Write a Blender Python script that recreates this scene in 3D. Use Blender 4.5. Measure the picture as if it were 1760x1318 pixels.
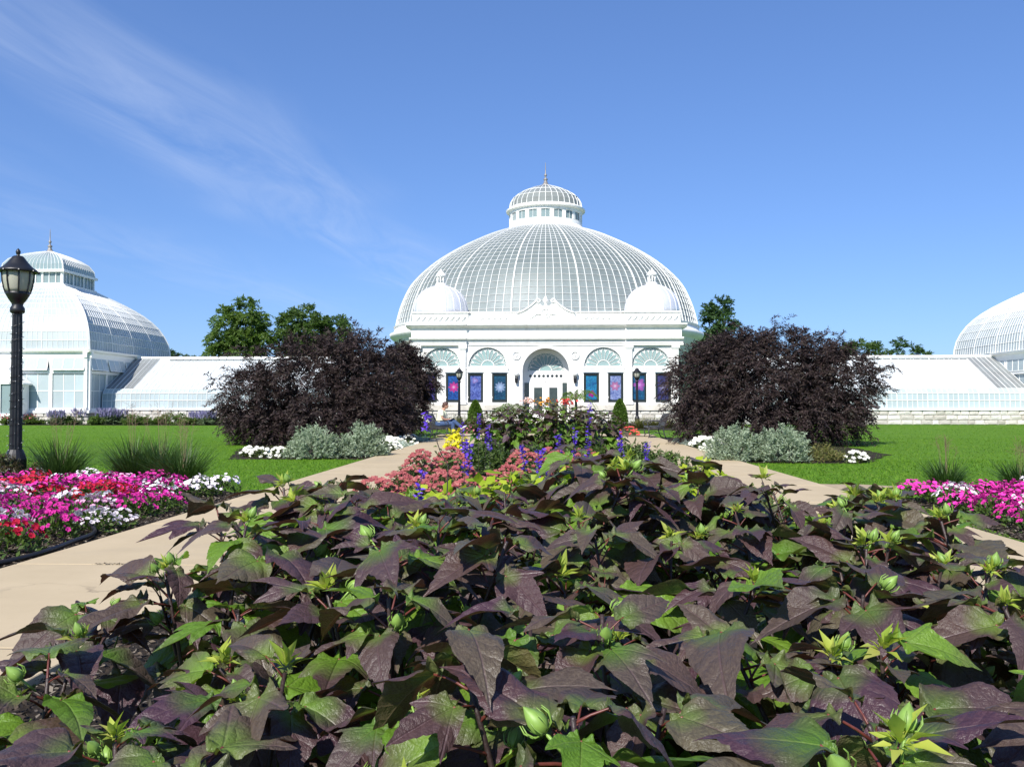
import bpy, bmesh, math, random
import numpy as np
from mathutils import Vector, Matrix, Euler
from mathutils.geometry import tessellate_polygon

for o in list(bpy.data.objects):
    bpy.data.objects.remove(o)
scene = bpy.context.scene
C = scene.collection
PI = math.pi
R = math.radians

# ------------------------------------------------------------------ camera
cam_data = bpy.data.cameras.new('camera')
cam = bpy.data.objects.new('camera', cam_data)
C.objects.link(cam)
cam.location = (0, 0, 1.22)
cam.rotation_euler = (R(91.39), 0, R(2.18))
cam_data.sensor_width = 36
cam_data.lens = 36 * 1524 / 1760
cam_data.clip_start = 0.05
cam_data.clip_end = 6000
scene.camera = cam
scene.render.resolution_x = 1024
scene.render.resolution_y = 766

# ------------------------------------------------------------------ light
SUN_EL, SUN_AZ = 43.0, 22.0          # azimuth: degrees to the left of straight behind the camera
world = bpy.data.worlds.new('World')
scene.world = world
world.use_nodes = True
wn, wl = world.node_tree.nodes, world.node_tree.links
wn.clear()
def wnode(t, **k):
    n = wn.new(t)
    for a, b in k.items(): setattr(n, a, b)
    return n
w_out = wnode('ShaderNodeOutputWorld')
w_bg = wnode('ShaderNodeBackground')
w_bg.inputs['Strength'].default_value = 0.124
sky = wnode('ShaderNodeTexSky', sky_type='NISHITA', sun_disc=False)
sky.sun_elevation = R(SUN_EL)
sky.sun_rotation = R(180 + SUN_AZ)
sky.altitude = 200
sky.air_density = 1.0
sky.dust_density = 0.35
sky.ozone_density = 3.2
hsv = wnode('ShaderNodeHueSaturation')
hsv.inputs['Saturation'].default_value = 1.0
w_gam = wnode('ShaderNodeGamma'); w_gam.inputs[1].default_value = 0.72
w_tint = wnode('ShaderNodeMixRGB', blend_type='MULTIPLY'); w_tint.inputs[0].default_value = 1; w_tint.inputs[2].default_value = (.64, .89, 1.38, 1)
wl.new(sky.outputs[0], w_gam.inputs[0]); wl.new(w_gam.outputs[0], w_tint.inputs[1]); wl.new(w_tint.outputs[0], hsv.inputs['Color'])
# thin cirrus: a band of stretched noise on a high flat layer
geo = wnode('ShaderNodeTexCoord')
sep = wnode('ShaderNodeSeparateXYZ')
wl.new(geo.outputs['Generated'], sep.inputs[0])
def wmath(op, a, b=None, clamp=False):
    n = wnode('ShaderNodeMath', operation=op, use_clamp=clamp)
    for i, v in enumerate((a, b)):
        if v is None: continue
        if isinstance(v, (int, float)): n.inputs[i].default_value = v
        else: wl.new(v, n.inputs[i])
    return n.outputs[0]
zz = wmath('MAXIMUM', sep.outputs[2], 0.02)
px_ = wmath('DIVIDE', sep.outputs[0], zz)
py_ = wmath('DIVIDE', sep.outputs[1], zz)
comb = wnode('ShaderNodeCombineXYZ')
wl.new(wmath('MULTIPLY', px_, 2.6), comb.inputs[0])
wl.new(wmath('MULTIPLY', py_, 0.55), comb.inputs[1])
n1 = wnode('ShaderNodeTexNoise')
n1.inputs['Scale'].default_value = 1.0
n1.inputs['Detail'].default_value = 10
n1.inputs['Roughness'].default_value = 0.62
n1.inputs['Distortion'].default_value = 0.9
wl.new(comb.outputs[0], n1.inputs['Vector'])
comb2 = wnode('ShaderNodeCombineXYZ')
wl.new(px_, comb2.inputs[0]); wl.new(py_, comb2.inputs[1])
n2 = wnode('ShaderNodeTexNoise')
n2.inputs['Scale'].default_value = 0.55
n2.inputs['Detail'].default_value = 2
wl.new(comb2.outputs[0], n2.inputs['Vector'])
def band(centre, width, drift):
    d = wmath('SUBTRACT', px_, wmath('ADD', centre, wmath('MULTIPLY', py_, drift)))
    d = wmath('ABSOLUTE', wmath('ADD', d, wmath('MULTIPLY', wmath('SUBTRACT', n2.outputs[0], 0.5), 0.9)))
    n = wnode('ShaderNodeMapRange', interpolation_type='SMOOTHERSTEP')
    n.inputs['From Min'].default_value = width; n.inputs['From Max'].default_value = 0.0
    wl.new(d, n.inputs[0])
    return n.outputs[0]
bands = wmath('ADD', band(-1.62, 0.62, 0.09), wmath('MULTIPLY', band(-2.7, 0.9, 0.02), 0.5), True)
nr_ = wnode('ShaderNodeMapRange')
nr_.inputs['From Min'].default_value = 0.36; nr_.inputs['From Max'].default_value = 0.78
wl.new(n1.outputs[0], nr_.inputs[0])
cl = wmath('MULTIPLY', wmath('MULTIPLY', bands, nr_.outputs[0]), 0.38, True)
wmix = wnode('ShaderNodeMixRGB')
wmix.inputs[2].default_value = (3.9, 4.5, 5.8, 1)
wl.new(cl, wmix.inputs[0]); wl.new(hsv.outputs[0], wmix.inputs[1])
wl.new(wmix.outputs[0], w_bg.inputs['Color'])
wl.new(w_bg.outputs[0], w_out.inputs[0])

sun_data = bpy.data.lights.new('sun', 'SUN')
sun_data.energy = 4.8
sun_data.angle = R(0.53)
sun_data.color = (1.0, 0.955, 0.88)
sun = bpy.data.objects.new('sun', sun_data)
C.objects.link(sun)
sd = Vector((-math.sin(R(SUN_AZ)) * math.cos(R(SUN_EL)), -math.cos(R(SUN_AZ)) * math.cos(R(SUN_EL)), math.sin(R(SUN_EL))))
sun.rotation_euler = (-sd).to_track_quat('-Z', 'Y').to_euler()
sun.location = (-20, -20, 40)
vs = scene.view_settings
vs.view_transform = 'Standard'
vs.look = 'None'
vs.exposure = 0.55
vs.gamma = 1
vs.use_curve_mapping = False
scene.render.engine = 'CYCLES'
scene.cycles.max_bounces = 6
scene.cycles.transparent_max_bounces = 8

# ------------------------------------------------------------------ helpers
rng = np.random.default_rng(7)
rnd = random.Random(11)

class MB:
    """collects faces, build() links them as ONE mesh object"""
    def __init__(s): s.v, s.f, s.m, s.cur = [], [], [], 0
    def add(s, vs_, fs):
        b = len(s.v); s.v += [tuple(p) for p in vs_]
        s.f += [tuple(b + i for i in f) for f in fs]; s.m += [s.cur] * len(fs)
        return s
    def box(s, x0, x1, y0, y1, z0, z1):
        return s.add([(x0,y0,z0),(x1,y0,z0),(x1,y1,z0),(x0,y1,z0),(x0,y0,z1),(x1,y0,z1),(x1,y1,z1),(x0,y1,z1)],
                     [(3,2,1,0),(4,5,6,7),(0,1,5,4),(1,2,6,5),(2,3,7,6),(3,0,4,7)])
    def hexa(s, a, b):      # two quads (4 points each), bridged
        return s.add(list(a) + list(b), [(3,2,1,0),(4,5,6,7),(0,1,5,4),(1,2,6,5),(2,3,7,6),(3,0,4,7)])
    def tube(s, pts, r, n=6, cap=True, flat=1.0):
        pts = [Vector(p) for p in pts]
        rs = [r] * len(pts) if isinstance(r, (int, float)) else list(r)
        up = None; vs_ = []
        for i, p in enumerate(pts):
            t = (pts[min(i+1, len(pts)-1)] - pts[max(i-1, 0)])
            t = t.normalized() if t.length > 1e-9 else Vector((0,0,1))
            if up is None:
                up = Vector((0,0,1)) if abs(t.z) < .9 else Vector((1,0,0))
            a = t.cross(up)
            if a.length < 1e-6: a = t.orthogonal()
            a.normalize(); b = a.cross(t).normalized(); up = b
            for k in range(n):
                q = 2 * PI * k / n
                vs_.append(p + (a * math.cos(q) + b * math.sin(q) * flat) * rs[i])
        fs = []
        for i in range(len(pts)-1):
            for k in range(n):
                fs.append((i*n+k, i*n+(k+1)%n, (i+1)*n+(k+1)%n, (i+1)*n+k))
        if cap:
            fs.append(tuple(range(n-1, -1, -1))); fs.append(tuple((len(pts)-1)*n + k for k in range(n)))
        return s.add(vs_, fs)
    def lathe(s, prof, n=24, cx=0, cy=0, a0=0.0):
        vs_ = []
        for (r, z) in prof:
            for k in range(n):
                q = a0 + 2*PI*k/n
                vs_.append((cx + r*math.cos(q), cy + r*math.sin(q), z))
        fs = [(i*n+k, i*n+(k+1)%n, (i+1)*n+(k+1)%n, (i+1)*n+k) for i in range(len(prof)-1) for k in range(n)]
        if prof[0][0] > 1e-4: fs.append(tuple(range(n-1, -1, -1)))
        if prof[-1][0] > 1e-4: fs.append(tuple((len(prof)-1)*n + k for k in range(n)))
        return s.add(vs_, fs)
    def ball(s, c, rx, ry=None, rz=None, n=10, m=7):
        ry = ry or rx; rz = rz or rx
        vs_, fs = [], []
        for i in range(m+1):
            a = PI * i / m
            for k in range(n):
                b = 2*PI*k/n
                vs_.append((c[0]+rx*math.sin(a)*math.cos(b), c[1]+ry*math.sin(a)*math.sin(b), c[2]-rz*math.cos(a)))
        for i in range(m):
            for k in range(n):
                fs.append((i*n+k, i*n+(k+1)%n, (i+1)*n+(k+1)%n, (i+1)*n+k))
        return s.add(vs_, fs)
    def plate(s, outer, holes, y0, y1):
        """polygon in XZ with holes, from y0 (front) to y1 (back)"""
        loops = [outer] + holes
        flat = [p for l in loops for p in l]
        tris = tessellate_polygon([[Vector((p[0], p[1], 0)) for p in l] for l in loops])
        n = len(flat)
        vs_ = [(p[0], y0, p[1]) for p in flat] + [(p[0], y1, p[1]) for p in flat]
        fs = [tuple(t) for t in tris] + [(t[2]+n, t[1]+n, t[0]+n) for t in tris]
        b = 0
        for l in loops:
            k = len(l)
            for i in range(k):
                j = (i+1) % k
                fs.append((b+i, b+j, b+j+n, b+i+n))
            b += k
        return s.add(vs_, fs)
    def strip(s, prof, x0, x1):
        """profile of (y, z) points drawn out along X"""
        n = len(prof)
        vs_ = [(x0, p[0], p[1]) for p in prof] + [(x1, p[0], p[1]) for p in prof]
        fs = [(i, (i+1) % n, (i+1) % n + n, i+n) for i in range(n)]
        fs += [tuple(range(n-1, -1, -1)), tuple(range(n, 2*n))]
        return s.add(vs_, fs)
    def mesh(s, name, mats, smooth=False):
        me = bpy.data.meshes.new(name)
        me.from_pydata(s.v, [], s.f)
        mats = mats if isinstance(mats, (list, tuple)) else [mats]
        for m in mats: me.materials.append(m)
        if len(mats) > 1: me.polygons.foreach_set('material_index', s.m)
        bm = bmesh.new(); bm.from_mesh(me)
        bmesh.ops.recalc_face_normals(bm, faces=bm.faces)
        bm.to_mesh(me); bm.free()
        if smooth: me.polygons.foreach_set('use_smooth', [True]*len(me.polygons))
        me.update()
        return me
    def build(s, name, mats, parent=None, smooth=False, loc=None, rot=None):
        return inst(name, s.mesh(name, mats, smooth), parent, loc, rot)

def inst(name, me, parent=None, loc=None, rot=None, scale=None, mw=None, color=None):
    o = bpy.data.objects.new(name, me)
    C.objects.link(o)
    if parent is not None: o.parent = parent
    if mw is not None: o.matrix_local = mw
    if loc is not None: o.location = loc
    if rot is not None: o.rotation_euler = rot
    if scale is not None: o.scale = (scale,)*3 if isinstance(scale, (int, float)) else scale
    if color is not None: o.color = color
    return o
def tag(o, label, cat, group=None):
    o['label'] = label; o['category'] = cat
    if group: o['group'] = group
    return o
def thing(name, label, cat, loc=(0,0,0), rotz=0, group=None):
    o = bpy.data.objects.new(name, None)
    C.objects.link(o); o.location = loc; o.rotation_euler = (0, 0, rotz)
    o.empty_display_size = .1
    return tag(o, label, cat, group)
def structure(o): o['kind'] = 'structure'; return o
def stuff(o): o['kind'] = 'stuff'; return o
def copy_tree(src, parent=None):
    c = src.copy(); C.objects.link(c)
    if parent is not None: c.parent = parent
    for ch in list(src.children): copy_tree(ch, c)
    return c
def np_mesh(name, V, F, mat, smooth=False):
    me = bpy.data.meshes.new(name)
    V = np.asarray(V, np.float32); F = np.asarray(F, np.int32)
    k = F.shape[1]
    me.vertices.add(len(V)); me.vertices.foreach_set('co', V.ravel())
    me.loops.add(F.size); me.loops.foreach_set('vertex_index', F.ravel())
    me.polygons.add(len(F))
    me.polygons.foreach_set('loop_start', np.arange(0, F.size, k, dtype=np.int32))
    me.polygons.foreach_set('loop_total', np.full(len(F), k, np.int32))
    if smooth: me.polygons.foreach_set('use_smooth', np.ones(len(F), bool))
    me.materials.append(mat)
    me.update(calc_edges=True); me.validate()
    return me
def unit(a): return a / np.maximum(np.linalg.norm(a, axis=-1, keepdims=True), 1e-9)

# ------------------------------------------------------------------ materials
def new_mat(name):
    m = bpy.data.materials.new(name); m.use_nodes = True
    m.node_tree.nodes.clear()
    return m
class NT:
    def __init__(s, m): s.t = m.node_tree; s.n = s.t.nodes; s.l = s.t.links
    def node(s, t, **k):
        n = s.n.new(t)
        for a, b in k.items(): setattr(n, a, b)
        return n
    def put(s, sock, v):
        if isinstance(v, bpy.types.NodeSocket): s.l.new(v, sock)
        elif isinstance(v, (tuple, list)) and sock.type == 'RGBA': sock.default_value = tuple(v)[:3] + (1,)
        else: sock.default_value = v
    def math(s, op, a, b=None, clamp=False):
        n = s.node('ShaderNodeMath', operation=op, use_clamp=clamp)
        s.put(n.inputs[0], a)
        if b is not None: s.put(n.inputs[1], b)
        return n.outputs[0]
    def noise(s, scale, detail=3, rough=.55, vec=None, dist=0):
        n = s.node('ShaderNodeTexNoise')
        n.inputs['Scale'].default_value = scale; n.inputs['Detail'].default_value = detail
        n.inputs['Roughness'].default_value = rough; n.inputs['Distortion'].default_value = dist
        if vec is not None: s.l.new(vec, n.inputs['Vector'])
        return n.outputs[0]
    def coord(s, w='Object'): return s.node('ShaderNodeTexCoord').outputs[w]
    def ramp(s, fac, stops, interp='LINEAR'):
        n = s.node('ShaderNodeValToRGB'); e = n.color_ramp.elements; n.color_ramp.interpolation = interp
        while len(e) < len(stops): e.new(.5)
        for x, (p, c) in zip(e, stops): x.position = p; x.color = tuple(c) + (1,)
        s.l.new(fac, n.inputs[0]); return n.outputs[0]
    def rng(s, v, a, b, c=0, d=1):
        n = s.node('ShaderNodeMapRange'); s.put(n.inputs[0], v)
        for i, x in zip((1,2,3,4), (a,b,c,d)): n.inputs[i].default_value = x
        return n.outputs[0]
    def mix(s, f, a, b, blend='MIX'):
        n = s.node('ShaderNodeMixRGB', blend_type=blend)
        s.put(n.inputs[0], f); s.put(n.inputs[1], a); s.put(n.inputs[2], b); return n.outputs[0]
    def bump(s, h, st, dist=.01):
        n = s.node('ShaderNodeBump'); n.inputs['Strength'].default_value = st; n.inputs['Distance'].default_value = dist
        s.l.new(h, n.inputs['Height']); return n.outputs[0]
    def principled(s, col, rough=.6, normal=None, metallic=0, spec=.5, **k):
        n = s.node('ShaderNodeBsdfPrincipled')
        s.put(n.inputs['Base Color'], col); s.put(n.inputs['Roughness'], rough)
        n.inputs['Metallic'].default_value = metallic; n.inputs['Specular IOR Level'].default_value = spec
        if normal is not None: s.l.new(normal, n.inputs['Normal'])
        for a, b in k.items(): s.put(n.inputs[a.replace('_', ' ')], b)
        return n.outputs[0]
    def mixsh(s, f, a, b):
        n = s.node('ShaderNodeMixShader'); s.put(n.inputs[0], f); s.l.new(a, n.inputs[1]); s.l.new(b, n.inputs[2]); return n.outputs[0]
    def out(s, sh): s.l.new(sh, s.node('ShaderNodeOutputMaterial').inputs[0])
def dark(c, k): return tuple(x*k for x in c)

def plain(name, col, rough=.6, var=.15, scale=3, bump=0, bscale=40, metallic=0, spec=.5, wear=None, wear_at=.62, streak=0):
    m = new_mat(name); t = NT(m); co = t.coord()
    c = t.ramp(t.noise(scale, 4, .6, co), [(.3, dark(col, 1-var)), (.7, dark(col, 1+var*.6))])
    if wear:
        c = t.mix(t.rng(t.noise(scale*2.3, 6, .7, co), wear_at, wear_at+.1), c, wear)
    if streak:
        mp = t.node('ShaderNodeMapping'); mp.inputs['Scale'].default_value = (2.2, 2.2, .16); t.l.new(t.node('ShaderNodeNewGeometry').outputs['Position'], mp.inputs[0])
        c = t.mix(t.rng(t.noise(1.6, 6, .75, mp.outputs[0]), .50, .74, 0, streak), c, (.46,.43,.36))
    nb = t.bump(t.noise(bscale, 4, .6, co), bump) if bump else None
    t.out(t.principled(c, rough, nb, metallic, spec)); return m

def leafy(name, cols, rough=.5, trans=.3, tcol=None, spec=.35, per_object=False):
    """leaf colour varies leaf by leaf (mesh island)"""
    m = new_mat(name); t = NT(m)
    if per_object: f = t.node('ShaderNodeObjectInfo').outputs['Random']
    else: f = t.node('ShaderNodeNewGeometry').outputs['Random Per Island']
    n = len(cols)
    c = t.ramp(f, [(i/(max(n-1,1)), k) for i, k in enumerate(cols)])
    sh = t.principled(c, rough, None, 0, spec)
    tr = t.node('ShaderNodeBsdfTranslucent')
    t.put(tr.inputs['Color'], tcol if tcol else t.mix(1.0, c, (1.25, 1.35, .7), 'MULTIPLY'))
    t.out(t.mixsh(trans, sh, tr.outputs[0])); return m

def glass(name, wash, see, rough=.18, dirt=(.5,.52,.46), scale=1.3, low=None):
    """greenhouse glass: part clear, part whitewashed, in uneven patches"""
    m = new_mat(name); t = NT(m); co = t.coord()
    rp = t.node('ShaderNodeObjectInfo').outputs['Random']
    isl = t.node('ShaderNodeNewGeometry').outputs['Random Per Island']
    r2 = t.math('FRACT', t.math('ADD', rp, isl))
    n = t.noise(scale, 4, .65, co)
    c = t.mix(t.rng(n, .45, .8), wash, dirt)
    c = t.mix(t.rng(r2, 0, 1, 0, .28), c, (.42, .47, .47))
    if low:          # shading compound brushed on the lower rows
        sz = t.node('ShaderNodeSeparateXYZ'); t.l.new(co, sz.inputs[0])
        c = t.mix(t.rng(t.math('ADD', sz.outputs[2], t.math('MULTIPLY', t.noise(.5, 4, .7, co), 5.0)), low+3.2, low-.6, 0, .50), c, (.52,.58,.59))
    body = t.principled(c, rough, None, 0, .4)
    tp = t.node('ShaderNodeBsdfTransparent'); tp.inputs[0].default_value = (.82, .9, .88, 1)
    f = t.math('ADD', t.rng(n, .3, .7, see*1.35, see*.6), t.rng(r2, 0, 1, -.08, .08), True)
    t.out(t.mixsh(f, body, tp.outputs[0])); return m

M = {}
M['white'] = plain('white_paint', (.88,.865,.82), .5, .05, .8, .08, 30, wear=(.60,.55,.46), wear_at=.72, streak=.38)
M['white_trim'] = plain('white_trim', (.88,.87,.84), .45, .05, 1.5)
M['bars'] = plain('glazing_bar_paint', (.80,.80,.77), .5, .07, 2.5, wear=(.5,.42,.32), wear_at=.66)
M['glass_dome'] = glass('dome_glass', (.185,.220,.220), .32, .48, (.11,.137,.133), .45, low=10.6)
M['glass_white'] = glass('whitewashed_glass', (.46,.54,.57), .10, .28, (.38,.46,.49))
M['glass_roof'] = glass('whitewashed_roof_glass', (.44,.49,.51), .05, .38, (.36,.42,.44), .8)
M['glass_wing'] = glass('whitewashed_wing_glass', (.68,.72,.73), .04, .4, (.58,.63,.64), .8)
M['glass_grey'] = glass('grey_roof_glass', (.20,.21,.21), .05, .45, (.17,.175,.17), 2)
M['glass_teal'] = glass('pale_teal_glass', (.27,.40,.39), .06, .3, (.22,.33,.32), 2)
M['glass_dark'] = plain('dark_door_glass', (.04,.055,.05), .08, .4, 2, spec=.8)
M['lantern_glass'] = glass('lantern_roof_glass', (.27,.36,.37), .25, .12, (.22,.29,.29), 2)
M['cupola_glass'] = glass('cupola_roof_glass', (.24,.255,.24), .2, .15, (.17,.18,.17), 2)
M['metal_dome'] = plain('silver_metal', (.76,.76,.79), .38, .08, 1.2, .05, 20, metallic=.35)
M['finial'] = plain('weathered_metal', (.28,.26,.24), .55, .2, 6, metallic=.4)
M['stone'] = plain('pale_limestone', (.60,.565,.49), .85, .22, 1.2, .5, 14, wear=(.36,.33,.28), wear_at=.60)
def stone_mat():
    m = new_mat('pale_limestone_block'); t = NT(m); co = t.node('ShaderNodeNewGeometry').outputs['Position']
    r_ = t.node('ShaderNodeObjectInfo').outputs['Random']
    c = t.ramp(r_, [(0, (.46,.43,.38)), (.25, (.60,.575,.52)), (.6, (.67,.645,.595)), (1, (.71,.69,.65))])
    c = t.mix(t.rng(t.noise(3, 6, .7, co), .45, .75, 0, .55), c, (.36,.33,.28))
    c = t.mix(t.rng(t.noise(14, 4, .7, co), .6, .75, 0, .5), c, (.25,.23,.20))
    t.out(t.principled(c, .9, t.bump(t.noise(11, 5, .7, co), 1.0, .06), 0, .2)); return m
M['stone_block'] = stone_mat()
M['mortar'] = plain('mortar', (.34,.32,.28), .95, .2, 6, .3, 60)
M['black_metal'] = plain('black_painted_iron', (.012,.012,.014), .42, .3, 8, .15, 60, spec=.5)
M['bench_metal'] = plain('bench_iron', (.035,.036,.042), .5, .25, 8, .1, 60)
M['black_frame'] = plain('black_window_frame', (.018,.025,.022), .4, .2, 8)
M['bark'] = plain('bark', (.09,.07,.055), .9, .35, 9, .8, 30)
M['dark_bark'] = plain('dark_bark', (.045,.035,.03), .9, .35, 9, .8, 30)

# ------------------------------------------------------------------ ground, paths, soil
def lawn_mat():
    m = new_mat('lawn'); t = NT(m); co = t.coord()
    a = t.noise(.35, 4, .6, co); b = t.noise(9, 5, .7, co); c = t.noise(120, 3, .7, co)
    col = t.ramp(a, [(.3, (.080,.175,.014)), (.5, (.100,.215,.017)), (.7, (.125,.240,.022))])
    col = t.mix(t.rng(b, .4, .75, 0, .45), col, (.145,.235,.026))
    col = t.mix(t.rng(c, .35, .65, .55, 0), col, (.050,.120,.009))
    mp = t.node('ShaderNodeMapping'); mp.inputs['Rotation'].default_value = (0, 0, R(12)); t.l.new(co, mp.inputs[0])
    w = t.node('ShaderNodeTexWave', wave_type='BANDS', bands_direction='Y'); w.inputs['Scale'].default_value = .42
    w.inputs['Distortion'].default_value = .6; t.l.new(mp.outputs[0], w.inputs[0])
    col = t.mix(t.rng(w.outputs['Fac'], .2, .8, 0, .16), col, (.14,.27,.025))
    col = t.mix(t.rng(t.noise(.9, 6, .7, co, .6), .56, .78, 0, .45), col, (.185,.225,.045))
    col = t.mix(t.rng(t.noise(2.6, 5, .7, co), .60, .75, 0, .35), col, (.050,.125,.014))
    t.out(t.principled(col, .8, t.bump(c, .6, .03), 0, .08)); return m
def concrete_mat():
    m = new_mat('tan_concrete'); t = NT(m); co = t.coord('Generated'); ob = t.coord()
    r_ = t.node('ShaderNodeObjectInfo').outputs['Random']
    geo_ = t.node('ShaderNodeNewGeometry').outputs['Position']
    a = t.noise(.7, 5, .65, geo_); b = t.noise(26, 4, .7, geo_); c = t.noise(160, 2, .6, geo_)
    col = t.ramp(a, [(.3, (.405,.325,.205)), (.55, (.462,.372,.240)), (.8, (.505,.410,.270))])
    col = t.mix(t.rng(r_, 0, 1, 0, .10), col, (.40,.32,.23))
    col = t.mix(t.rng(b, .58, .78, 0, .4), col, (.38,.29,.20))
    col = t.mix(t.rng(t.noise(5, 6, .75, geo_), .60, .72, 0, .40), col, (.33,.26,.18))
    col = t.mix(t.rng(t.noise(.9, 3, .5, geo_, 1.0), .56, .72, 0, .22), col, (.30,.25,.19))
    vo = t.node('ShaderNodeTexVoronoi', feature='DISTANCE_TO_EDGE'); vo.inputs['Scale'].default_value = .42
    wp = t.node('ShaderNodeVectorMath', operation='MULTIPLY_ADD'); nn_ = t.node('ShaderNodeTexNoise'); nn_.inputs['Scale'].default_value = 2.5; nn_.inputs['Detail'].default_value = 5; t.l.new(geo_, nn_.inputs[0])
    t.l.new(nn_.outputs['Color'], wp.inputs[0]); wp.inputs[1].default_value = (.5,.5,.5); t.l.new(geo_, wp.inputs[2]); t.l.new(wp.outputs[0], vo.inputs[0])
    crack = t.math('MULTIPLY', t.rng(vo.outputs['Distance'], .0, .006, 1, 0), t.rng(t.noise(.5, 2, .5, geo_), .52, .60))
    col = t.mix(t.math('MULTIPLY', crack, .6), col, (.14,.11,.08))
    t.out(t.principled(col, .9, t.bump(c, .35, .004), 0, .25)); return m
def soil_mat():
    m = new_mat('dark_mulch'); t = NT(m); co = t.coord()
    a = t.noise(2, 4, .6, co); b = t.noise(45, 5, .75, co)
    col = t.ramp(b, [(.3, (.012,.009,.007)), (.55, (.034,.025,.018)), (.75, (.075,.056,.040))])
    col = t.mix(t.rng(a, .4, .7, 0, .4), col, (.03,.024,.018))
    t.out(t.principled(col, .95, t.bump(b, 1, .02), 0, .2)); return m
M['lawn'] = lawn_mat(); M['concrete'] = concrete_mat(); M['soil'] = soil_mat()
M['joint'] = plain('joint_sand', (.10,.08,.06), .95, .3, 12, .4, 80)

g = MB(); g.add([(-2500,-40,0),(2500,-40,0),(2500,4000,0),(-2500,4000,0)], [(0,1,2,3)])
structure(g.build('lawn', M['lawn']))

def slab_mesh(w, l, h=.045, b=.004):
    m = MB()
    m.add([(b,b,h),(w-b,b,h),(w-b,l-b,h),(b,l-b,h),(0,0,h-b),(w,0,h-b),(w,l,h-b),(0,l,h-b),(0,0,0),(w,0,0),(w,l,0),(0,l,0)],
          [(0,1,2,3),(4,5,1,0),(5,6,2,1),(6,7,3,2),(7,4,0,3),(8,9,5,4),(9,10,6,5),(10,11,7,6),(11,8,4,7)])
    return m.mesh('slab', M['concrete'])
def path(x0, x1, y0, y1, step, along='y', z=.008, gap=.012):
    base = MB().box(x0+.02, x1-.02, y0, y1, z-.004, z+.041).build('path', M['joint'])
    structure(base)
    if along == 'y':
        n = int(round((y1-y0)/step)); me = slab_mesh(x1-x0, step-.024)
        for i in range(n): inst('slab', me, base, (x0, y0+i*step, z))
    else:
        n = int(round((x1-x0)/step)); me = slab_mesh(step-.024, y1-y0)
        for i in range(n): inst('slab', me, base, (x0+i*step, y0, z))
    return base
path(-3.90, -2.20, -0.23, 32.03, 2.22 * .999)
path(2.32, 4.06, -0.23, 32.03, 2.22 * .999)
path(-4.2, 4.2, 33.9, 36.3, 2.1, 'x')

def sheet(name, pts, mat, z, jag=.06, seed=1):
    r = random.Random(seed); out = []
    n = len(pts)
    for i in range(n):
        a, b = Vector(pts[i]), Vector(pts[(i+1) % n]); k = max(1, int((b-a).length / .3))
        for j in range(k):
            p = a.lerp(b, j/k); out.append((p.x + r.uniform(-jag, jag), p.y + r.uniform(-jag, jag), z))
    me = bpy.data.meshes.new(name); me.from_pydata(out, [], [tuple(range(len(out)))])
    me.materials.append(mat)
    o = inst(name, me); structure(o); return o
M['worn'] = plain('worn_dry_ground', (.36,.28,.18), .95, .25, 4, .5, 60, wear=(.13,.15,.05), wear_at=.58)
sheet('worn_ground', [(4.07,12.9),(4.6,12.95),(5.05,13.2),(5.2,13.5),(4.8,13.75),(4.07,13.85)], M['worn'], .010, .07, 9)
sheet('soil', [(-2.29,.3),(2.33,.3),(2.33,32),(-2.29,32)], M['soil'], .012, .02)
sheet('soil', [(-9.5,5.6),(-3.93,5.6),(-3.93,11.9),(-5.2,12.9),(-7,14.2),(-9.5,14.2)], M['soil'], .014, .05, 2)
sheet('soil', [(4.12,6.2),(10.5,6.2),(10.5,13.2),(7,12.6),(4.6,11.7)], M['soil'], .014, .05, 3)
sheet('soil', [(-7.1,19.6),(-4.05,19.6),(-4.05,33),(-8,33),(-9,27),(-8.4,24)], M['soil'], .012, .08, 4)
sheet('soil', [(4.12,18.7),(6.6,18.7),(8.4,22),(8.8,27),(8,33),(4.12,33)], M['soil'], .012, .08, 5)
sheet('soil', [(-46,52.2),(-12,52.2),(-12,55.7),(-46,55.7)], M['soil'], .012, .12, 6)
sheet('soil', [(-9,43),(9,43),(9,59.5),(-9,59.5)], M['soil'], .012, .12, 7)

# ------------------------------------------------------------------ conservatory (front at y = 60)
def arc(cx, cz, r, a0, a1, n): return [(cx + r*math.cos(a0+(a1-a0)*i/n), cz + r*math.sin(a0+(a1-a0)*i/n)) for i in range(n+1)]
con = thing('conservatory', 'large white domed glass conservatory with arched entrance behind the garden', 'building', (0, 60, 0))

HW = 8.9
DOOR = 1.58
wall = MB()
fans = [(-7.08, 3.81, 1.32), (-3.94, 3.81, 1.32), (3.9, 3.81, 1.32), (7.08, 3.81, 1.32)]
wins = []
for cx, _, _ in fans:
    for s_ in (-1, 1): wins.append(cx + s_*.82)
outer = [(-HW,1.25), (-DOOR,1.25)] + arc(0, 3.49, DOOR, PI, 0, 28) + [(DOOR,1.25), (HW,1.25), (HW,5.25), (-HW,5.25)]
holes = [arc(cx, cz, r, 0, PI, 24) for cx, cz, r in fans]
holes += [[(x-.52,1.39),(x+.52,1.39),(x+.52,3.37),(x-.52,3.37)] for x in wins]
wall.plate(outer, holes, 0, .34)
wall.box(-HW, -1.7, .55, 2.0, 0, 6.6); wall.box(1.7, HW, .55, 2.0, 0, 6.6); wall.box(-1.698, 1.698, .55, 2.0, 5.12, 6.598); wall.box(-1.698, 1.698, 1.3, 2.0, 0, 5.118)
wall.box(-HW, -8.86, .342, .548, 0, 6.6); wall.box(8.86, HW, .342, .548, 0, 6.6)
wall.build('wall', M['white'], con)
# recessed entrance bay behind the arch
M['reveal'] = plain('cream_reveal', (.70,.68,.62), .6, .06, 1)
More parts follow.
